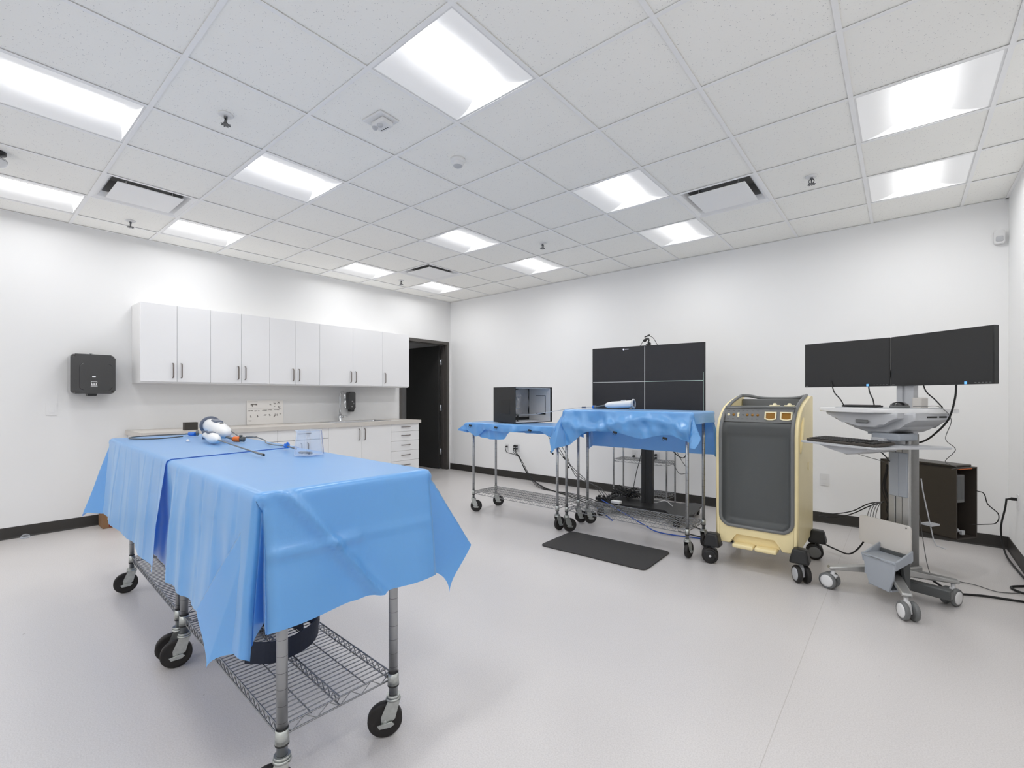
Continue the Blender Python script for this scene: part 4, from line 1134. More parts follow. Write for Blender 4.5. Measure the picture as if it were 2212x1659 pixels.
b = MB(); b.box(-.062, -.018, .035, .09, .09, 1.5, .006, 2); b.box(.018, .062, .035, .09, .09, 1.5, .006, 2); b.box(-.02, .02, .045, .08, .09, 1.5); b.build('pole', 'black_soft', t)
b = MB(); b.prism([(-.5, -.2), (-.42, -.38), (-.36, -.38), (-.26, -.16), (.26, -.16), (.40, -.38), (.46, -.38), (.54, -.16), (.50, .34), (.42, .36), (.3, .24), (-.3, .24), (-.42, .36), (-.5, .34)], .085, .11, 'z', .006, 2); b.build('base_plate', 'black', t)
for x, y in ((-.37, -.33), (.42, -.33), (-.42, .30), (.45, .30)):
    b = MB(); b.cyl((x, y, .06), (x, y, .085), .014, n=10); b.box(x - .02, x + .02, y - .02, y + .02, .06, .075, .004, 1); f = b.build('caster', 'black', t)
    for s in (-1, 1):
        b = MB(); b.lathe([(0, -.01), (.03, -.011), (.037, -.006), (.037, .006), (.03, .011), (0, .01)], (x + s * .016, y, .038), (1, 0, 0), 24); b.build('wheel', 'rubber', f)
b = MB(); b.box(-.2, .2, .085, .1, 1.2, 1.6); b.build('bracket', 'black', t)
# small wire shelving unit behind the television
t = thing('wire_shelving', 'small chrome wire shelving unit against the wall behind the television', 'shelf', (3.67, -.26, 0))
for x in (-.33, .33):
    for y in (-.13, .13): b = MB(); b.cyl((x, y, 0.0), (x, y, .92), .0095, n=12); b.build('post', 'post', t)
for z in (.12, .50, .88):
    b = MB(); wire_shelf(b, .66, .26, z, mid=False); b.build('wire_shelf', 'wire', t)
# cable heap on the base, power strips
rn = random.Random(5)
b = MB()
for k in range(26):
    P = []; c = Vector((rn.uniform(-.16, .14), rn.uniform(-.08, .12), 0))
    for i in range(6): P.append(c + Vector((rn.uniform(-.09, .09), rn.uniform(-.07, .07), .01 + rn.random() * .13 * (1 - abs(c.x) * 3))))
    b.tube(spline(P, 5), .004, 5)
o = b.build('cable_heap', 'cable'); o.location = (3.63, -.72, .112); tag(o, 'tangled heap of black cables on the television stand base', 'cables', kind='stuff')
t = thing('power_strip', 'black power strip lying among the cables on the television stand base', 'power strip', (3.53, -.94, .112), .3)
b = MB(); b.box(-.11, .11, -.022, .022, 0, .03, .005, 2); b.build('housing', 'black', t)
for k in range(4):
    b = MB(); b.box(-.085 + k * .05, -.055 + k * .05, -.014, .014, .03, .052, .004, 1); b.build('plug', 'black', t)
b = MB(); b.tube([(0, 0, 0), (.03, .01, .05), (-.03, 0, .06)], .002, 5) if False else b.box(-.03, .03, -.015, .015, 0, .022, .004, 1); o = b.build('power_adapter', 'black'); o.location = (3.79, -.30, .504); tag(o, 'black power adapter on the upper wire shelf behind the television', 'adapter')
b = MB(); b.box(-.05, .05, -.03, .03, 0, .03, .005, 2); o = b.build('cable_box', 'white_plastic'); o.location = (3.69, -1.0, .1105); tag(o, 'small white box on the front of the television stand base', 'box')

# wall outlets with plugs
def outlet(loc, axis, label, plugs, gang=1):
    t = thing('wall_outlet', label, 'outlet', loc, 0 if axis == 'back' else PI / 2 * -1, 'white wall outlets')
    w_ = .0375 * (1.65 if gang == 2 else 1)
    b = MB(); b.prism(rrect(-w_, w_, -.058, .058, .004), -.006, -.0005, 'y', .0015, 2); b.build('plate', 'white_plastic', t)
    for gx in ((0,) if gang == 1 else (-.023, .023)):
        b = MB()
        for z in (-.02, .02): b.prism(rrect(gx - .015, gx + .015, z - .014, z + .014, .007), -.0085, -.0055, 'y')
        b.build('socket', 'white_plastic', t)
    for (px, pz) in plugs:
        b = MB(); b.box(px - .011, px + .011, -.04, -.0085, pz - .011, pz + .011, .003, 2); b.cyl((px, -.04, pz), (px, -.06, pz - .005), .008, .005, 10); b.build('plug', 'cable', t)
    return t
outlet((1.30, 0, .46), 'back', 'white wall outlet behind the lower cart, the left one with one black plug', [(0.01, .02)])
outlet((1.50, 0, .47), 'back', 'white double wall outlet behind the lower cart with four black plugs', [(-.03, .03), (.01, .03), (-.03, -.012), (.01, -.012)], 2)
outlet((3.43, 0, .52), 'back', 'white wall outlet with one black plug, seen through the wire shelving', [(0, -.02)])
outlet((3.70, 0, .52), 'back', 'white double wall outlet with black plugs behind the television pole', [(-.02, .02), (.02, .02), (-.02, -.02), (.02, -.02)], 2)
outlet((5.455, 0, .43), 'back', 'white wall outlet between the yellow cart and the monitor cart', [])
outlet((RX, -.42, .46), 'right', 'white wall outlet on the right wall with a black cord plugged in', [(0, .02)])
# cords from the outlets
cable('power_cable', [(1.31, -.06, .475), (1.36, -.08, .40), (1.50, -.09, .38), (1.66, -.12, .33), (1.90, -.2, .12), (2.2, -.34, .02), (2.7, -.55, .012), (3.2, -.8, .012), (3.5, -.9, .02)], .005, 'cable', 'black power cable from the left wall outlet running along the floor')
for k, (px, pz) in enumerate(((1.47, .50), (1.51, .50), (1.47, .457), (1.51, .457))):
    cable('power_cable', [(px, -.055, pz), (px + .03, -.08, pz - .06), (1.60 + k * .008, -.1, .36), (1.72, -.13, .24 - k * .006), (1.95, -.22 - k * .01, .08), (2.3, -.36 - k * .03, .008), (2.8, -.6 + k * .05, .008), (3.3, -.85 + k * .06, .008), (3.48 + k * .02, -1.0, .01)], .0042, 'cable',
          'black power cable in the bundle from the double outlet behind the lower cart', group='bundle of cables from the double outlet')
for k in range(3):
    cable('signal_cable', [(3.15 + k * .05, -1.52, .86), (3.22 + k * .06, -1.45, .70 - .02 * k), (3.38, -1.3, .46 - k * .03), (3.5 + .03 * k, -1.12, .28), (3.56 + k * .03, -.98, .12), (3.6 + k * .04, -.9, .118)], .0038, 'cable_grey',
          'thin grey cable hanging from under the lower cart drape to the television base', group='thin cables between the carts')
for k in range(3):
    b = MB(); b.cyl((0, 0, 0), (.03, .012, -.03), .008, n=8); o = b.build('inline_connector', 'cable'); o.location = [(3.20, -1.53, .68), (3.30, -1.44, .62), (3.34, -1.44, .54)][k]
    tag(o, ['upper', 'middle', 'lower'][k] + ' black inline connector on the thin cables between the carts', 'connector')
cable('network_cable', [(3.52, -1.02, .13), (3.7, -1.12, .105), (3.95, -1.26, .075), (4.15, -1.33, .03), (4.35, -1.42, .012), (4.7, -1.35, .008)], .0055, 'cable_blue', 'blue network cable over the television stand base')
cable('network_cable', [(3.45, -1.0, .03), (3.56, -1.08, .012), (3.7, -1.2, .006), (3.8, -1.3, .006)], .0055, 'cable_blue', 'short blue network cable on the floor left of the television stand')
cable('screen_cable', [(4.08, -.7, 1.1), (4.08, -.6, .85), (4.14, -.55, .66), (4.24, -.5, .60), (4.28, -.5, .80), (4.24, -.6, 1.1)], .005, 'cable', 'black cable looping down right of the television pole')
cable('screen_cable', [(3.84, -.72, 1.1), (3.83, -.66, .7), (3.76, -.66, .4), (3.72, -.66, .2)], .004, 'cable', 'black cable hanging left of the television pole')
cable('signal_cable', [(4.10, -.3, .90), (4.06, -.3, .7), (4.14, -.28, .52), (4.2, -.26, .42), (4.10, -.26, .38), (4.02, -.26, .5)], .0035, 'cable_grey', 'thin grey cable looping around the wire shelf behind the television')
cable('signal_cable', [(3.98, -.72, .115), (4.04, -.76, .13), (4.12, -.72, .15), (4.22, -.78, .118)], .004, 'cable_white', 'white cable coil on the right of the television stand base')
cable('power_cable', [(4.5, -1.0, .008), (4.75, -1.12, .008), (5.05, -1.0, .008), (5.3, -.9, .008)], .005, 'cable', 'black cable on the floor behind the yellow cart, nearer the wall')
cable('power_cable', [(4.45, -1.25, .008), (4.72, -1.30, .008), (5.05, -1.2, .008), (5.3, -1.15, .008)], .005, 'cable', 'black cable on the floor between the tall cart and the yellow cart')

# anti-fatigue mat
P = [(3.715, -2.417), (4.63, -2.373), (4.624, -1.885), (3.697, -1.871)]
b = MB(); hw, hd = .46, .252
poly = rrect(-hw, hw, -hd, hd, .035)
b.prism(poly, 0.001, .012, 'z', .004, 2); o = b.build('floor_mat', 'mat_rubber'); o.location = (4.163, -2.137, 0); o.rotation_euler = (0, 0, math.radians(1.2))
tag(o, 'dark grey rectangular rubber mat on the floor in front of the carts', 'mat')

# ------------------------------------------------------------------ yellow equipment cart
t = thing('equipment_cart', 'pale yellow and grey rolling equipment cart with gauges along its top', 'cart', (5.23, -1.50, 0))
W2 = .272; YF = -.35; YB = .33
prof = [(YF, .17), (YF, .98), (YF + .02, 1.04), (YF + .055, 1.09), (YF + .11, 1.135), (YF + .19, 1.172), (YF + .30, 1.205), (YF + .44, 1.235), (YF + .60, 1.262), (YB, 1.262), (YB, .17)]
b = MB()
for sx in (-1, 1):
    x0, x1 = (W2 - .04, W2) if sx > 0 else (-W2, -W2 + .04)
    b.prism(prof, x0, x1, 'x', .012, 3)
# lower front apron with rounded cradle for the grey tray and the pedal notch
zo = .30; r_ = .075
ap = [(-W2 + .03, .17), (-W2 + .03, .45)]
ap = [(-W2 + .02, .42), (-W2 + .038, .42)]
for i in range(9):
    a = PI + PI / 2 * i / 8; ap.append((-W2 + .038 + r_ + r_ * math.cos(a), zo + r_ + r_ * math.sin(a)))
for i in range(9):
    a = 1.5 * PI + PI / 2 * i / 8; ap.append((W2 - .038 - r_ + r_ * math.cos(a), zo + r_ + r_ * math.sin(a)))
ap += [(W2 - .038, .42), (W2 - .02, .42), (W2 - .02, .165), (W2 - .10, .165), (W2 - .145, .245), (-W2 + .145, .245), (-W2 + .10, .165), (-W2 + .02, .165)]
b.prism(ap, YF + .001, YF + .06, 'y', .006, 2)
b.box(-W2 + .03, W2 - .03, YB - .04, YB - .005, .17, 1.2)
b.box(-W2 + .02, W2 - .02, YF + .06, YB - .01, .17, .29)
b.build('body', 'yellow', t)
# recess behind the pedal
b = MB(); b.box(-W2 + .12, W2 - .12, YF + .03, YF + .05, .17, .25); b.build('pedal_recess', 'yellow', t)
# grey tray following the profile
def yprof(z, inset):
    P = [(z_, y_) for y_, z_ in prof[:9]]
    for (z0_, y0_), (z1_, y1_) in zip(P, P[1:]):
        if z0_ <= z <= z1_: return y0_ + (y1_ - y0_) * (z - z0_) / (z1_ - z0_ + 1e-9) + inset
    return YF + inset
xi = W2 - .042
b = MB()
zb, zt = zo + .004, 1.065
def tray(u, v):
    z = zb + (zt - zb) * v; x = -xi + 2 * xi * u
    # rounded bottom corners
    rr = r_ * .95; half = xi
    if z < zb + rr: half = xi - rr + math.sqrt(max(0, rr * rr - (zb + rr - z) ** 2))
    x = -half + 2 * half * u
    ex = min(1, (half - abs(x)) / .035); ez = min(1, (z - zb) / .04); et = min(1, (zt - z) / .10)
    d = .045 * (ex ** .6 if ex > 0 else 0) * (ez ** .6 if ez > 0 else 0) * (et ** 1.2 if et > 0 else 0)
    return (x, yprof(z, .012) + d, z)
b.grid(tray, 44, 60)
b.build('tray', 'grey_tray', t)
# dark rim running round the opening and over the top edge
b = MB()
path = []
def rimpt(x, z, off=-.002): return (x, yprof(z, off), z)
pf = [(prof[k][0] - .002, prof[k][1]) for k in range(8, 0, -1)]
def sidepath(sx):
    return [(sx * (W2 - .036), y_, z_ + .004) for (y_, z_) in pf] + [(sx * (W2 - .036), YF - .002, z) for z in (.8, .6, .45, zo + r_ + .02)]
Lp = sidepath(-1)
for i in range(1, 8):
    a = PI + PI / 2 * i / 8; Lp.append((-W2 + .036 + r_ + r_ * math.cos(a), YF - .002, zo + r_ + r_ * math.sin(a)))
Rp = sidepath(1)
Rc = []
for i in range(1, 8):
    a = 1.5 * PI + PI / 2 * i / 8; Rc.append((W2 - .036 - r_ + r_ * math.cos(a), YF - .002, zo + r_ + r_ * math.sin(a)))
b.tube(spline(Lp + [(-.1, YF - .002, zo), (.1, YF - .002, zo)] + Rc + Rp[::-1], 3), .0125, 10)
b.tube(spline([(-W2 + .036, YF + .60, 1.266), (-W2 + .10, YF + .61, 1.262), (-W2 + .18, YF + .62, 1.245), (0, YF + .62, 1.24), (W2 - .12, YF + .61, 1.243), (W2 - .036, YF + .60, 1.262)], 5), .013, 10)
b.build('rim', 'grey', t)
# gauge panel
b = MB()
p0, p1 = Vector((0, YF + .062, 1.068)), Vector((0, YF + .10, 1.178))
d = (p1 - p0); ang = math.atan2(d.y, d.z)
pm = Matrix.Translation(p0) @ Matrix.Rotation(-ang, 4, 'X')
b.M = pm
b.box(-xi, xi, 0, .03, 0, d.length); b.M = Matrix.Identity(4)
b.box(-xi, xi, YF + .10, YF + .60, 1.172, 1.182); b.box(-xi, xi, YF + .596, YF + .625, 1.172, 1.236, .004, 1)
gp = b.build('gauge_panel', 'grey', t)
b = MB(); b.M = pm; b.box(-xi + .002, xi - .002, -.007, .0, d.length - .012, d.length - .002); b.box(.06, xi - .004, YF * 0 + .005, .05, d.length, d.length + .004); b.build('ledge', 'grey_dark', t)
gx = [-.20, -.165, -.13, -.10, -.07, -.035, 0.0]
gm = ['cream', 'amber', 'cream', 'grey_dark', 'amber', 'amber', 'amber']
for k, x in enumerate(gx):
    b = MB(); b.M = pm
    if k == 2: b.prism([(x - .008, .038), (x + .004, .036), (x + .006, .046), (x, .054), (x + .006, .062), (x + .004, .072), (x - .008, .07)], -.004, 0, 'y')
    else: b.lathe([(0, -.005), (.008 if k != 3 else .004, -.005), (.010 if k != 3 else .005, 0)], (x, 0, .055), (0, 1, 0), 16)
    b.build('gauge', gm[k], t)
b = MB(); b.M = pm
for k, x in enumerate(gx):
    b.box(x - .007, x - .002, -.0008, 0, .022, .026); b.box(x + .001, x + .005, -.0008, 0, .022, .026); b.box(x - .006, x + .006, -.0008, 0, .085, .088)
b.build('panel_lettering', 'brown_dark', t)
for x in (.085, .185):
    b = MB(); b.M = pm
    out = [(x - .038, .025), (x - .015, .017), (x + .015, .017), (x + .038, .025), (x + .038, .08), (x - .038, .08)]
    inn = [(x - .029, .031), (x - .012, .025), (x + .012, .025), (x + .029, .031), (x + .029, .072), (x - .029, .072)]
    A = [b.v((a, -.008, c)) for a, c in out]; B = [b.v((a, -.008, c)) for a, c in inn]; C = [b.v((a, 0, c)) for a, c in out]; E_ = [b.v((a, 0.004, c)) for a, c in inn]
    for i in range(6):
        j = (i + 1) % 6
        for X, Y in ((A, B), (C, A), (B, E_)): b.bm.faces.new((X[i], X[j], Y[j], Y[i]))
    wf = b.build('window_frame', 'cream', t)
    b = MB(); b.M = pm; b.prism(inn, -.003, -.001, 'y'); b.build('window_glass', 'amber', wf)
for x in (.09, .185):
    b = MB(); b.lathe([(0, 0), (.032, 0), (.033, .004), (.014, .010), (.012, .02), (.006, .024), (0, .024)], (x, YF + .2, 1.184), n=20)
    b.box(x - .035, x + .035, YF + .192, YF + .208, 1.186, 1.194, .002, 1); b.build('knob', 'cream', t)
b = MB(); b.box(-.19, -.14, YF + .2, YF + .23, 1.1822, 1.1832); b.box(-.11, 0.03, YF + .21, YF + .225, 1.1822, 1.183); b.build('slot', 'black', t)
# handle grips on the cheeks
for sx in (-1, 1):
    b = MB(); b.tube(spline([(sx * (W2 - .004), YF + .07, .86), (sx * (W2 + .006), YF + .075, .95), (sx * (W2 + .006), YF + .115, 1.04), (sx * (W2 - .004), YF + .20, 1.10)], 6), .012, 10); b.build('side_handle', 'yellow', t)
b = MB(); b.box(W2 - .001, W2 + .004, YF + .42, YF + .47, .70, .76, .002, 1); b.build('latch', 'yellow', t)
# pedals
for x0, x1 in ((-.145, -.004), (.004, .145)):
    b = MB(); b.box(x0, x1, YF - .05, YF + .06, .148, .178, .012, 4); b.build('pedal', 'yellow', t)
# feet and twin casters
def twin(parent, x, y, ang, r, zt_, mw, mh, mt_, wd=.02, gap=.012):
    X = Matrix.Translation((x, y, 0)) @ Matrix.Rotation(ang, 4, 'Z')
    b = MB(); b.M = X; b.cyl((.0, 0, r), (0, 0, zt_), .011, n=12); b.prism([(-.012, r * 2 - .002), (.03, r * 2 - .012), (-.0 - r * .3, r * .5), (-r * .75, r * .8), (-r * .5, r * 1.75)], -gap, gap, 'y', .003, 2)
    f = b.build('caster', mh, parent)
    for s in (-1, 1):
        b = MB(); b.M = X; c0 = s * (gap + wd / 2 + .001)
        b.lathe([(0.0, -wd / 2), (r * .74, -wd / 2), (r * .94, -wd / 2), (r, -wd / 4), (r, wd / 4), (r * .94, wd / 2), (r * .74, wd / 2), (0, wd / 2)], (-.02, c0, r), (0, 1, 0), 30)
        wl = b.build('wheel', mt_, f)
        b = MB(); b.M = X; b.lathe([(r * .74, 0), (r * .72, .003), (r * .5, .005), (0, .006)], (-.02, c0 + s * wd / 2, r), (0, s, 0), 26); b.build('hub_cap', mw, wl)
        if mw == 'black':
            b = MB(); b.M = X; b.cyl((-.02, c0 + s * (wd / 2 + .005), r), (-.02, c0 + s * (wd / 2 + .008), r), .009, n=14); b.build('axle_bolt', 'chrome', f)
    return f
for (x, y, a, hub) in ((-.285, -.375, math.radians(17), 'black'), (.285, -.38, math.radians(122), 'grey_light'), (.315, .22, math.radians(8), 'grey'), (-.285, .25, math.radians(-60), 'grey')):
    b = MB(); b.box(x - .062, x + .062, y - .055, y + .055, .128, .225, .014, 2, taper=(.66, .7)); b.build('corner_bumper', 'black', t)
    twin(t, x, y, a, .058, .13, hub, 'grey_light' if y < 0 and x > 0 else 'grey', 'rubber', .026, .014)

# ------------------------------------------------------------------ monitor cart
CA = math.radians(-35)
pole = Vector((6.055, -1.667, 0))
t = thing('monitor_cart', 'grey and white rolling computer cart with aluminium column at the right', 'cart', pole, CA)
# local: +x to the viewer's right along the cart, -y towards the user
def wl(x, y, z=0):   # world -> local
    return Vector(local_from((x, y, z), pole, CA))
b = MB(); b.box(-.062, -.022, -.045, .045, .16, 1.02, .003, 1); b.box(-.018, .018, -.04, .045, .16, 1.02); b.box(.022, .062, -.045, .045, .16, 1.02, .003, 1); b.box(-.062, .062, -.025, .04, .16, 1.02)
b.build('column', 'alu', t)
b = MB(); b.box(-.056, .056, -.052, .04, .62, .90, .004, 1); b.box(.0, .006, -.054, -.05, .62, .90); b.build('column_cover', 'grey_blue', t)
b = MB(); b.box(-.045, -.008, .0, .04, 1.0, 1.52, .003, 1); b.box(.008, .06, .0, .04, 1.0, 1.52, .003, 1); b.box(-.01, .01, .01, .03, 1.0, 1.52); b.build('upper_mast', 'grey_light', t)
b = MB(); b.box(.055, .11, -.01, .05, 1.17, 1.25, .006, 2); b.build('mast_box', 'offwhite', t)
b = MB(); b.box(-.30, .30, .03, .055, 1.38, 1.43, .003, 1); b.build('crossbar', 'grey_dark', t)
# worktop: kidney outline
top = [(-.36, .10), (-.40, .02), (-.41, -.14), (-.39, -.23), (-.34, -.28), (-.2, -.305), (-.04, -.31), (.06, -.29), (.12, -.24), (.16, -.16), (.20, -.10), (.215, -.02), (.215, .10), (.18, .13), (-.30, .13)]
topo = [(p.x, p.y) for p in spline([(x, y, 0) for x, y in top] + [(top[0][0], top[0][1], 0)], 3)[:-1]]
b = MB(); b.prism(topo, 1.155, 1.182, 'z', .009, 3); b.build('work_surface', 'white_plastic', t)
b = MB(); b.prism([(x * .80, y * .72 - .02) for x, y in topo], 1.182, 1.186, 'z', .001, 1); b.build('surface_inset', 'grey_light', t)
b = MB()
und = [(-.35, 1.156), (.20, 1.156), (.20, 1.115), (.15, 1.09), (.11, 1.07), (.09, 1.05), (.05, 1.03), (-.09, 1.03), (-.17, 1.05), (-.20, 1.075), (-.25, 1.085), (-.29, 1.11), (-.34, 1.13)]
b.prism(und, -.20, .10, 'y', .01, 2); b.prism([(x * .85 - .03, 1.156 - (1.156 - z) * .75) for x, z in und], -.26, -.19, 'y', .01, 2)
b.build('under_drawer', 'grey_light', t)
b = MB(); b.box(-.10, -.02, -.278, -.268, 1.09, 1.11, .003, 1); b.build('drawer_catch', 'grey', t)
b = MB(); b.box(.20, .2025, -.10, -.02, 1.128, 1.138); b.box(.20, .2025, 0.0, .06, 1.128, 1.138); b.build('vent_slot', 'black', t)
b = MB(); b.box(-.05, .12, -.21, -.05, .985, 1.03, .01, 2); b.box(-.10, .10, -.17, -.06, 1.015, 1.03); b.build('tray_arm', 'grey_blue', t)
# keyboard tray (turned a little further)
KM = Matrix.Rotation(math.radians(-4), 4, 'Z')
kt = [(-.30, -.20), (-.33, -.30), (-.32, -.46), (-.26, -.49), (.14, -.49), (.19, -.46), (.20, -.34), (.27, -.10), (.28, -.02), (.22, -.0), (.05, -.10), (-.2, -.14)]
kto = [(p.x, p.y) for p in spline([(x, y, 0) for x, y in kt] + [(kt[0][0], kt[0][1], 0)], 3)[:-1]]
b = MB(); b.prism(kto, .948, .960, 'z', .004, 2); b.build('keyboard_tray', 'grey_light', t)
b = MB(); b.prism([(-.24, .948), (.12, .948), (.10, .925), (.03, .915), (-.03, .895), (-.09, .915), (-.17, .925)], -.44, -.2, 'y', .006, 2)
b.box(-.03, .05, -.24, -.05, .93, 1.0, .005, 1); b.build('tray_bracket', 'grey_light', t)
# foot plate, basket
b = MB(); b.prism(rrect(-.16, .155, .30, .475, .018), -.165, -.155, 'y', .003, 2); b.build('kick_plate', 'offwhite', t)
b = MB(); b.cyl((.13, -.1655, .46), (.13, -.1675, .46), .004, n=8); b.build('plate_screw', 'black', t)
b = MB()
b.prism([(-.03, .27), (.165, .27), (.155, .16), (.13, .085), (.01, .095), (-.01, .16)], -.305, -.29, 'y', .006, 2)       # front wall
b.prism([(-.035, .262), (.17, .262), (.17, .278), (-.035, .278)], -.312, -.17, 'y', .005, 2)                           # lid
for x in (-.035, .157):
    b.prism([(-.31, .272), (-.165, .33), (-.165, .27), (-.30, .225)], x, x + .014, 'x', .003, 1)
b.box(.0, .14, -.295, -.17, .09, .10); b.box(-.02, -.008, -.30, -.17, .15, .265)
b.build('bin', 'grey_blue', t)
b = MB(); b.box(-.02, .15, -.178, -.158, .09, .30, .004, 1); b.prism([(-.225, .235), (-.17, .26), (-.17, .09), (-.195, .09)], .135, .158, 'x', .003, 1); b.build('bin_back_and_dark_opening', 'grey_dark', t)  # back wall, plus a dark side panel standing in for the opening's shade
b = MB(); b.box(.02, .09, -.3135, -.3115, .268, .2705); b.build('bin_lettering', 'grey', t)
# base legs out to casters
cast_w = [(5.70, -1.885, math.radians(-22)), (6.065, -2.115, math.radians(118)), (6.285, -1.69, math.radians(62)), (5.93, -1.40, math.radians(95))]
hub = Vector((0, -.12, 0))
lg = []
for (cx_, cy_, an) in cast_w:
    p = wl(cx_, cy_); d = Vector((p.x, p.y, 0)) - hub; L_ = d.length; x = d.normalized(); y = Vector((-x.y, x.x, 0))
    m = Matrix((x, y, Vector((0, 0, 1)))).transposed().to_4x4(); m.translation = hub
    b = MB(); b.M = m; b.prism([(.03, .135), (.03, .185), (L_ * .5, .17), (L_ + .02, .15), (L_ + .03, .14), (L_ + .02, .128)], -.026, .026, 'y', .008, 2); b.build('base_leg', 'alu', t)
    twin(t, p.x, p.y, an - CA, .052, .13, 'white_plastic', 'white_plastic', 'grey', .022, .013)
b = MB(); b.box(-.075, .075, -.20, .06, .125, .19, .01, 2); b.build('base_hub', 'alu', t)
b = MB(); m = Matrix.Translation(wl(6.12, -1.76)) @ Matrix.Rotation(math.radians(20), 4, 'Z'); b.M = m; b.box(-.12, .16, -.03, .03, .055, .115, .008, 2); b.build('battery_pack', 'grey_dark', t)
# computer holder: brackets on the column
b = MB(); b.box(.06, .12, .06, .13, .45, .462); b.tube([(.068, .05, .74), (.072, .06, .66), (.105, .10, .36), (.12, .10, .33), (.17, .10, .325)], .0035, 6); b.build('computer_bracket', 'grey_light', t)

# computer tower hanging behind the column, open case end facing right
K = Vector((6.328, -1.243, 0))
tower_label = 'black computer tower case hanging behind the cart column, open end at the right'
t = thing('computer_tower', tower_label, 'computer', (K.x, K.y, .29), CA)
LL, WW, HH = .50, .20, .485
b = MB(); b.box(-LL, 0, 0, .008, 0, HH); b.box(-LL, 0, WW - .008, WW, 0, HH); b.box(-LL, 0, 0, WW, 0, .008); b.box(-LL, 0, 0, WW, HH - .008, HH); b.box(-LL, -LL + .01, 0, WW, 0, HH); b.box(-.12, -.11, 0.008, WW - .008, .008, HH - .008); b.build('case', 'brown_dark', t)
b = MB(); b.box(-.10, -.03, .02, .13, .24, .43, .003, 1)
for k in range(8): b.box(-.03, -.028, .024 + k * .013, .028 + k * .013, .26, .42)
b.build('card_cage', 'grey', t)
b = MB(); b.box(-.05, .001, .03, .15, HH - .012, HH - .0075); b.build('orange_label', 'orange', t)
b = MB(); b.cyl((-.03, .05, .05), (-.02, .06, .06), .012, n=10); b.box(-.04, -.02, .09, .12, .02, .05, .003, 1); b.build('plug', 'grey_light', t)
b = MB(); b.box(-LL + .03, -.02, .02, WW - .02, HH + .0005, HH + .014, .003, 1); b.build('top_rail', 'brown_dark', t)

# monitors
def monitor(pL, pR, zb_, H_, label, tz=0):
    pL = Vector(pL); pR = Vector(pR); d = (pR - pL); w_ = d.length; an = math.atan2(d.y, d.x)
    t = thing('computer_monitor', label, 'monitor', ((pL.x + pR.x) / 2, (pL.y + pR.y) / 2, zb_), an, 'twin monitors on the rolling cart')
    h = w_ / 2 - .0015
    b = MB(); b.box(-h, h, 0, .034, 0, H_, .003, 2); b.build('bezel', 'black', t)
    b = MB(); b.box(-h + .006, h - .006, -.0012, .001, .018, H_ - .006); b.build('screen', 'screen', t)
    b = MB(); b.box(-.13, .13, .034, .06, .06, .25, .008, 2); b.build('back_housing', 'black_soft', t)
    b = MB(); b.box(h * .52 - .006, h * .52 + .006, -.002, .0, .0015, .016); b.build('status_light', 'blue_led', t)
    b = MB(); b.box(-h + .008, -h + .024, -.001, .0, .006, .010)
    for k in range(5): b.box(h - .09 + k * .017, h - .081 + k * .017, -.0008, 0, .008, .011)
    b.build('bezel_lettering', 'grey', t)
    return t
monitor((5.491, -1.515, 0), (5.989, -1.654, 0), 1.325, .318, 'left one of the two black monitors on the rolling cart')
monitor((5.991, -1.656, 0), (6.429, -1.996, 0), 1.325, .318, 'right one of the two black monitors on the rolling cart')
# monitor leads
def loc2w(x, y, z):
    v = Matrix.Rotation(CA, 4, 'Z') @ Vector((x, y, z)); return v + pole
cable('monitor_cable', [(5.66, -1.56, 1.37), (5.68, -1.60, 1.29), (5.72, -1.66, 1.24), (5.745, -1.70, 1.195)], .004, 'cable', 'first black lead from the left, hanging from the left monitor')
cable('monitor_cable', [(5.87, -1.6, 1.37), (5.88, -1.64, 1.29), (5.90, -1.70, 1.24), (5.91, -1.74, 1.19)], .004, 'cable', 'second black lead from the left, hanging from the left monitor')
cable('monitor_cable', [(6.14, -1.74, 1.37), (6.16, -1.74, 1.29), (6.20, -1.74, 1.24), (6.235, -1.75, 1.19)], .004, 'cable', 'thin black lead under the middle of the right monitor')
cable('monitor_cable', [(6.29, -1.84, 1.36), (6.285, -1.83, 1.25), (6.26, -1.76, 1.12), (6.20, -1.66, 1.02), (6.15, -1.60, .97), (6.09, -1.58, .95)], .0055, 'cable', 'thick black lead bending from the right monitor down behind the cart surface')
cable('mouse_cable', [(6.1, -1.75, 1.195), (6.15, -1.78, 1.197), (6.22, -1.80, 1.194), (6.27, -1.80, 1.12), (6.25, -1.72, 1.0), (6.30, -1.62, .93), (6.26, -1.5, .84), (6.32, -1.42, .80), (6.30, -1.33, .775)], .002, 'cable_grey', 'thin wavy mouse lead falling from the cart surface to the computer tower')
# mouse, keyboards
t = thing('computer_mouse', 'black computer mouse on the white cart surface', 'mouse', loc2w(.06, -.12, 1.187), CA + 1.2)
b = MB()
def ms(u, v):
    a = u * 2 * PI; r = math.sin(v * PI / 2)
    return (.055 * r * math.cos(a), .031 * r * math.sin(a), .036 * math.cos(v * PI / 2) ** .7 + .001)
b.grid(ms, 24, 10); bmesh.ops.remove_doubles(b.bm, verts=b.bm.verts, dist=.0004); b.build('shell', 'black_gloss', t)
b = MB(); b.lathe([(.0, .0), (.05, 0), (.052, .006), (.05, .012)], n=24); b.M = Matrix.Identity(4); o = b.build('skirt', 'grey', t); o.scale = (1.1, .64, 1)
t = thing('small_keyboard', 'small black keypad lying flat on the white cart surface', 'keyboard', loc2w(-.17, -.13, 1.187), CA + .1)
b = MB(); b.box(-.11, .11, -.035, .035, 0, .012, .003, 2); b.build('housing', 'black', t)
b = MB()
for i in range(12):
    for j in range(3): b.box(-.103 + i * .0172, -.0885 + i * .0172, -.03 + j * .02, -.0135 + j * .02, .012, .0145)
b.build('keys', 'black_soft', t)
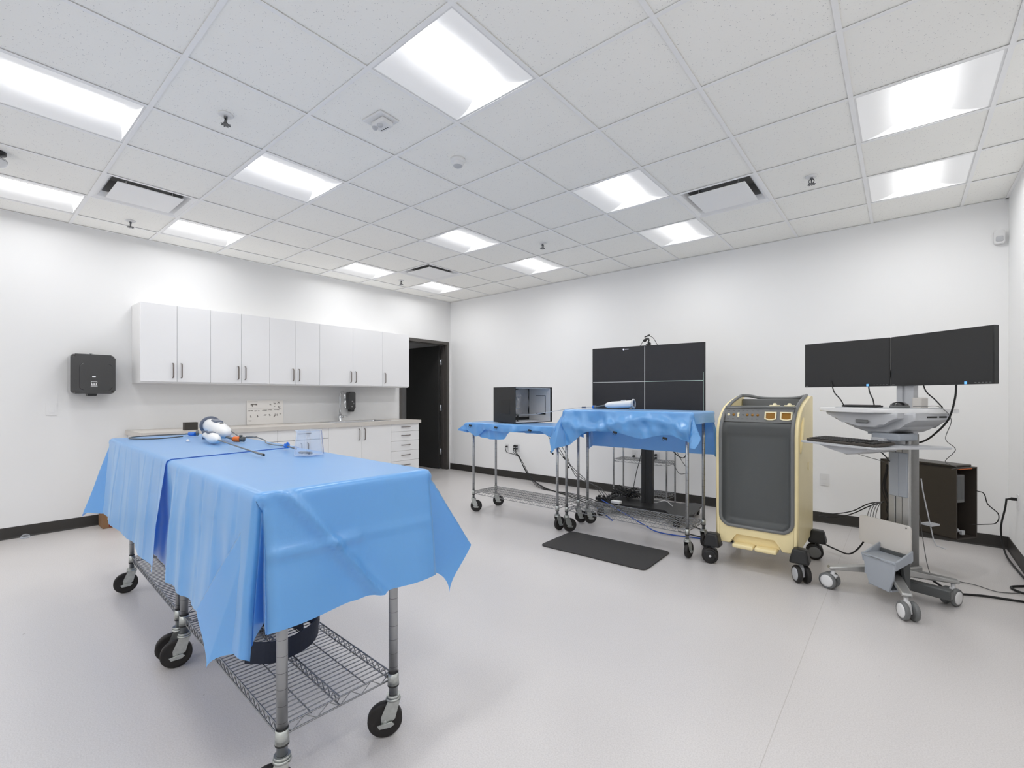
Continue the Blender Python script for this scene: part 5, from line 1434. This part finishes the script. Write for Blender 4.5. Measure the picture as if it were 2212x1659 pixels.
t = thing('keyboard', 'full size dark keyboard on the pull-out tray of the cart', 'keyboard', loc2w(-.06, -.385, .961), CA - .03)
b = MB(); b.M = Matrix.Rotation(math.radians(4), 4, 'X'); b.prism(rrect(-.235, .235, -.085, .085, .014), 0.004, .02, 'z', .005, 2); b.build('housing', 'brown_dark', t)
b = MB(); b.M = Matrix.Rotation(math.radians(4), 4, 'X')
for i in range(22):
    for j in range(6):
        if i in (15, 18): continue
        b.box(-.222 + i * .0203, -.206 + i * .0203, -.068 + j * .0235, -.05 + j * .0235, .02, .0255, .0015, 1)
b.build('keys', 'black_soft', t)
# loose cables around the cart
cable('keyboard_cable', [tuple(loc2w(-.02, -.3, .955)), tuple(loc2w(-.02, -.16, .90)), tuple(loc2w(-.06, -.02, .82)), tuple(loc2w(-.10, .10, .78))], .0035, 'cable', 'black keyboard lead under the tray of the cart')
cable('signal_cable', [tuple(loc2w(-.1, -.3, .90)), tuple(loc2w(-.1, -.2, .87)), tuple(loc2w(-.07, -.06, .83)), tuple(loc2w(-.04, .06, .79))], .002, 'cable_grey', 'thin grey lead under the left part of the keyboard tray')
for k in range(2):
    cable('power_cable', [(5.52, -.98, .27 + .02 * k), (5.64, -1.1, .30 + .03 * k), (5.76, -1.2, .37 + .02 * k), (5.86, -1.26, .45 + .02 * k), (5.95, -1.28, .50)], .004, 'cable', ['lower', 'upper'][k] + ' of two black cables sagging from the yellow cart to the computer tower')
rn = random.Random(9)
b = MB()
for k in range(14):
    x = rn.uniform(-.02, .05); P = [(x, 0, .46), (x + rn.uniform(-.03, .03), rn.uniform(-.02, .02), .3), (x + rn.uniform(-.05, .05), rn.uniform(-.02, .02), .15), (x + rn.uniform(-.04, .04), 0, 0)]
    b.tube(spline(P, 5), .0035, 5)
o = b.build('cable_bundle', 'cable'); o.location = loc2w(-.14, .07, .34); tag(o, 'bundle of black cables hanging left of the cart column', 'cables', kind='stuff')
b = MB()
for k in range(4):
    b.tube(spline([(0, k * .006, .12), (-.02 - k * .012, k * .01, .09), (-.035 - k * .014, -.01 * k, .01), (-.01 - k * .004, .0, -.05 + k * .01)], 5), .0022, 5)
o = b.build('cable_loop', 'cable_grey'); o.location = loc2w(-.17, .05, .42); tag(o, 'looped grey wires beside the cable bundle left of the cart column', 'cables', kind='stuff')
cable('power_cable', [(5.55, -1.02, .06), (5.64, -1.06, .04), (5.74, -1.16, .05), (5.82, -1.22, .16), (5.86, -1.26, .30)], .006, 'cable', 'black cable dropping from behind the kick plate to the yellow cart wheel')
cable('signal_cable', [(6.14, -1.22, .42), (6.2, -1.18, .012), (6.30, -1.20, .005), (6.42, -1.22, .005), (6.52, -1.28, .005), (6.64, -1.2, .005), (6.70, -1.12, .02)], .0025, 'cable_grey', 'thin grey lead wandering over the floor to the right wall')
cable('power_cable', [(6.20, -1.60, .09), (6.30, -1.50, .012), (6.45, -1.43, .008), (6.60, -1.40, .008), (6.70, -1.36, .008), (6.70, -1.24, .008), (6.62, -1.20, .008), (6.60, -1.12, .008), (6.70, -1.02, .008)], .007, 'cable', 'thick black power cable snaking over the floor to the right wall')
cable('power_cable', [(6.66, -.42, .478), (6.655, -.40, .40), (6.64, -.33, .22), (6.66, -.36, .05), (6.68, -.6, .01), (6.70, -1.0, .01)], .0065, 'cable', 'black power cord hanging from the right wall outlet to the floor')
cable('signal_cable', [(6.42, -1.28, .64), (6.46, -1.24, .62), (6.48, -1.22, .55), (6.53, -1.2, .49), (6.52, -1.2, .43), (6.46, -1.2, .41), (6.40, -1.2, .40)], .003, 'cable', 'thin black lead looping out of the right end of the computer tower')
b = MB()
rn = random.Random(2)
for k in range(7):
    b.tube(spline([(0, .0, 0), (rn.uniform(-.03, 0), rn.uniform(-.06, .06), .06), (rn.uniform(-.03, 0), rn.uniform(-.08, .08), .03), (0, .05, .0), (rn.uniform(-.03, 0), -.05, .02)], 5), .003, 5)
o = b.build('cable_loop', 'cable_grey'); o.location = (6.695, -1.08, .02); tag(o, 'small coil of grey wires on the floor at the right wall', 'cables', kind='stuff')
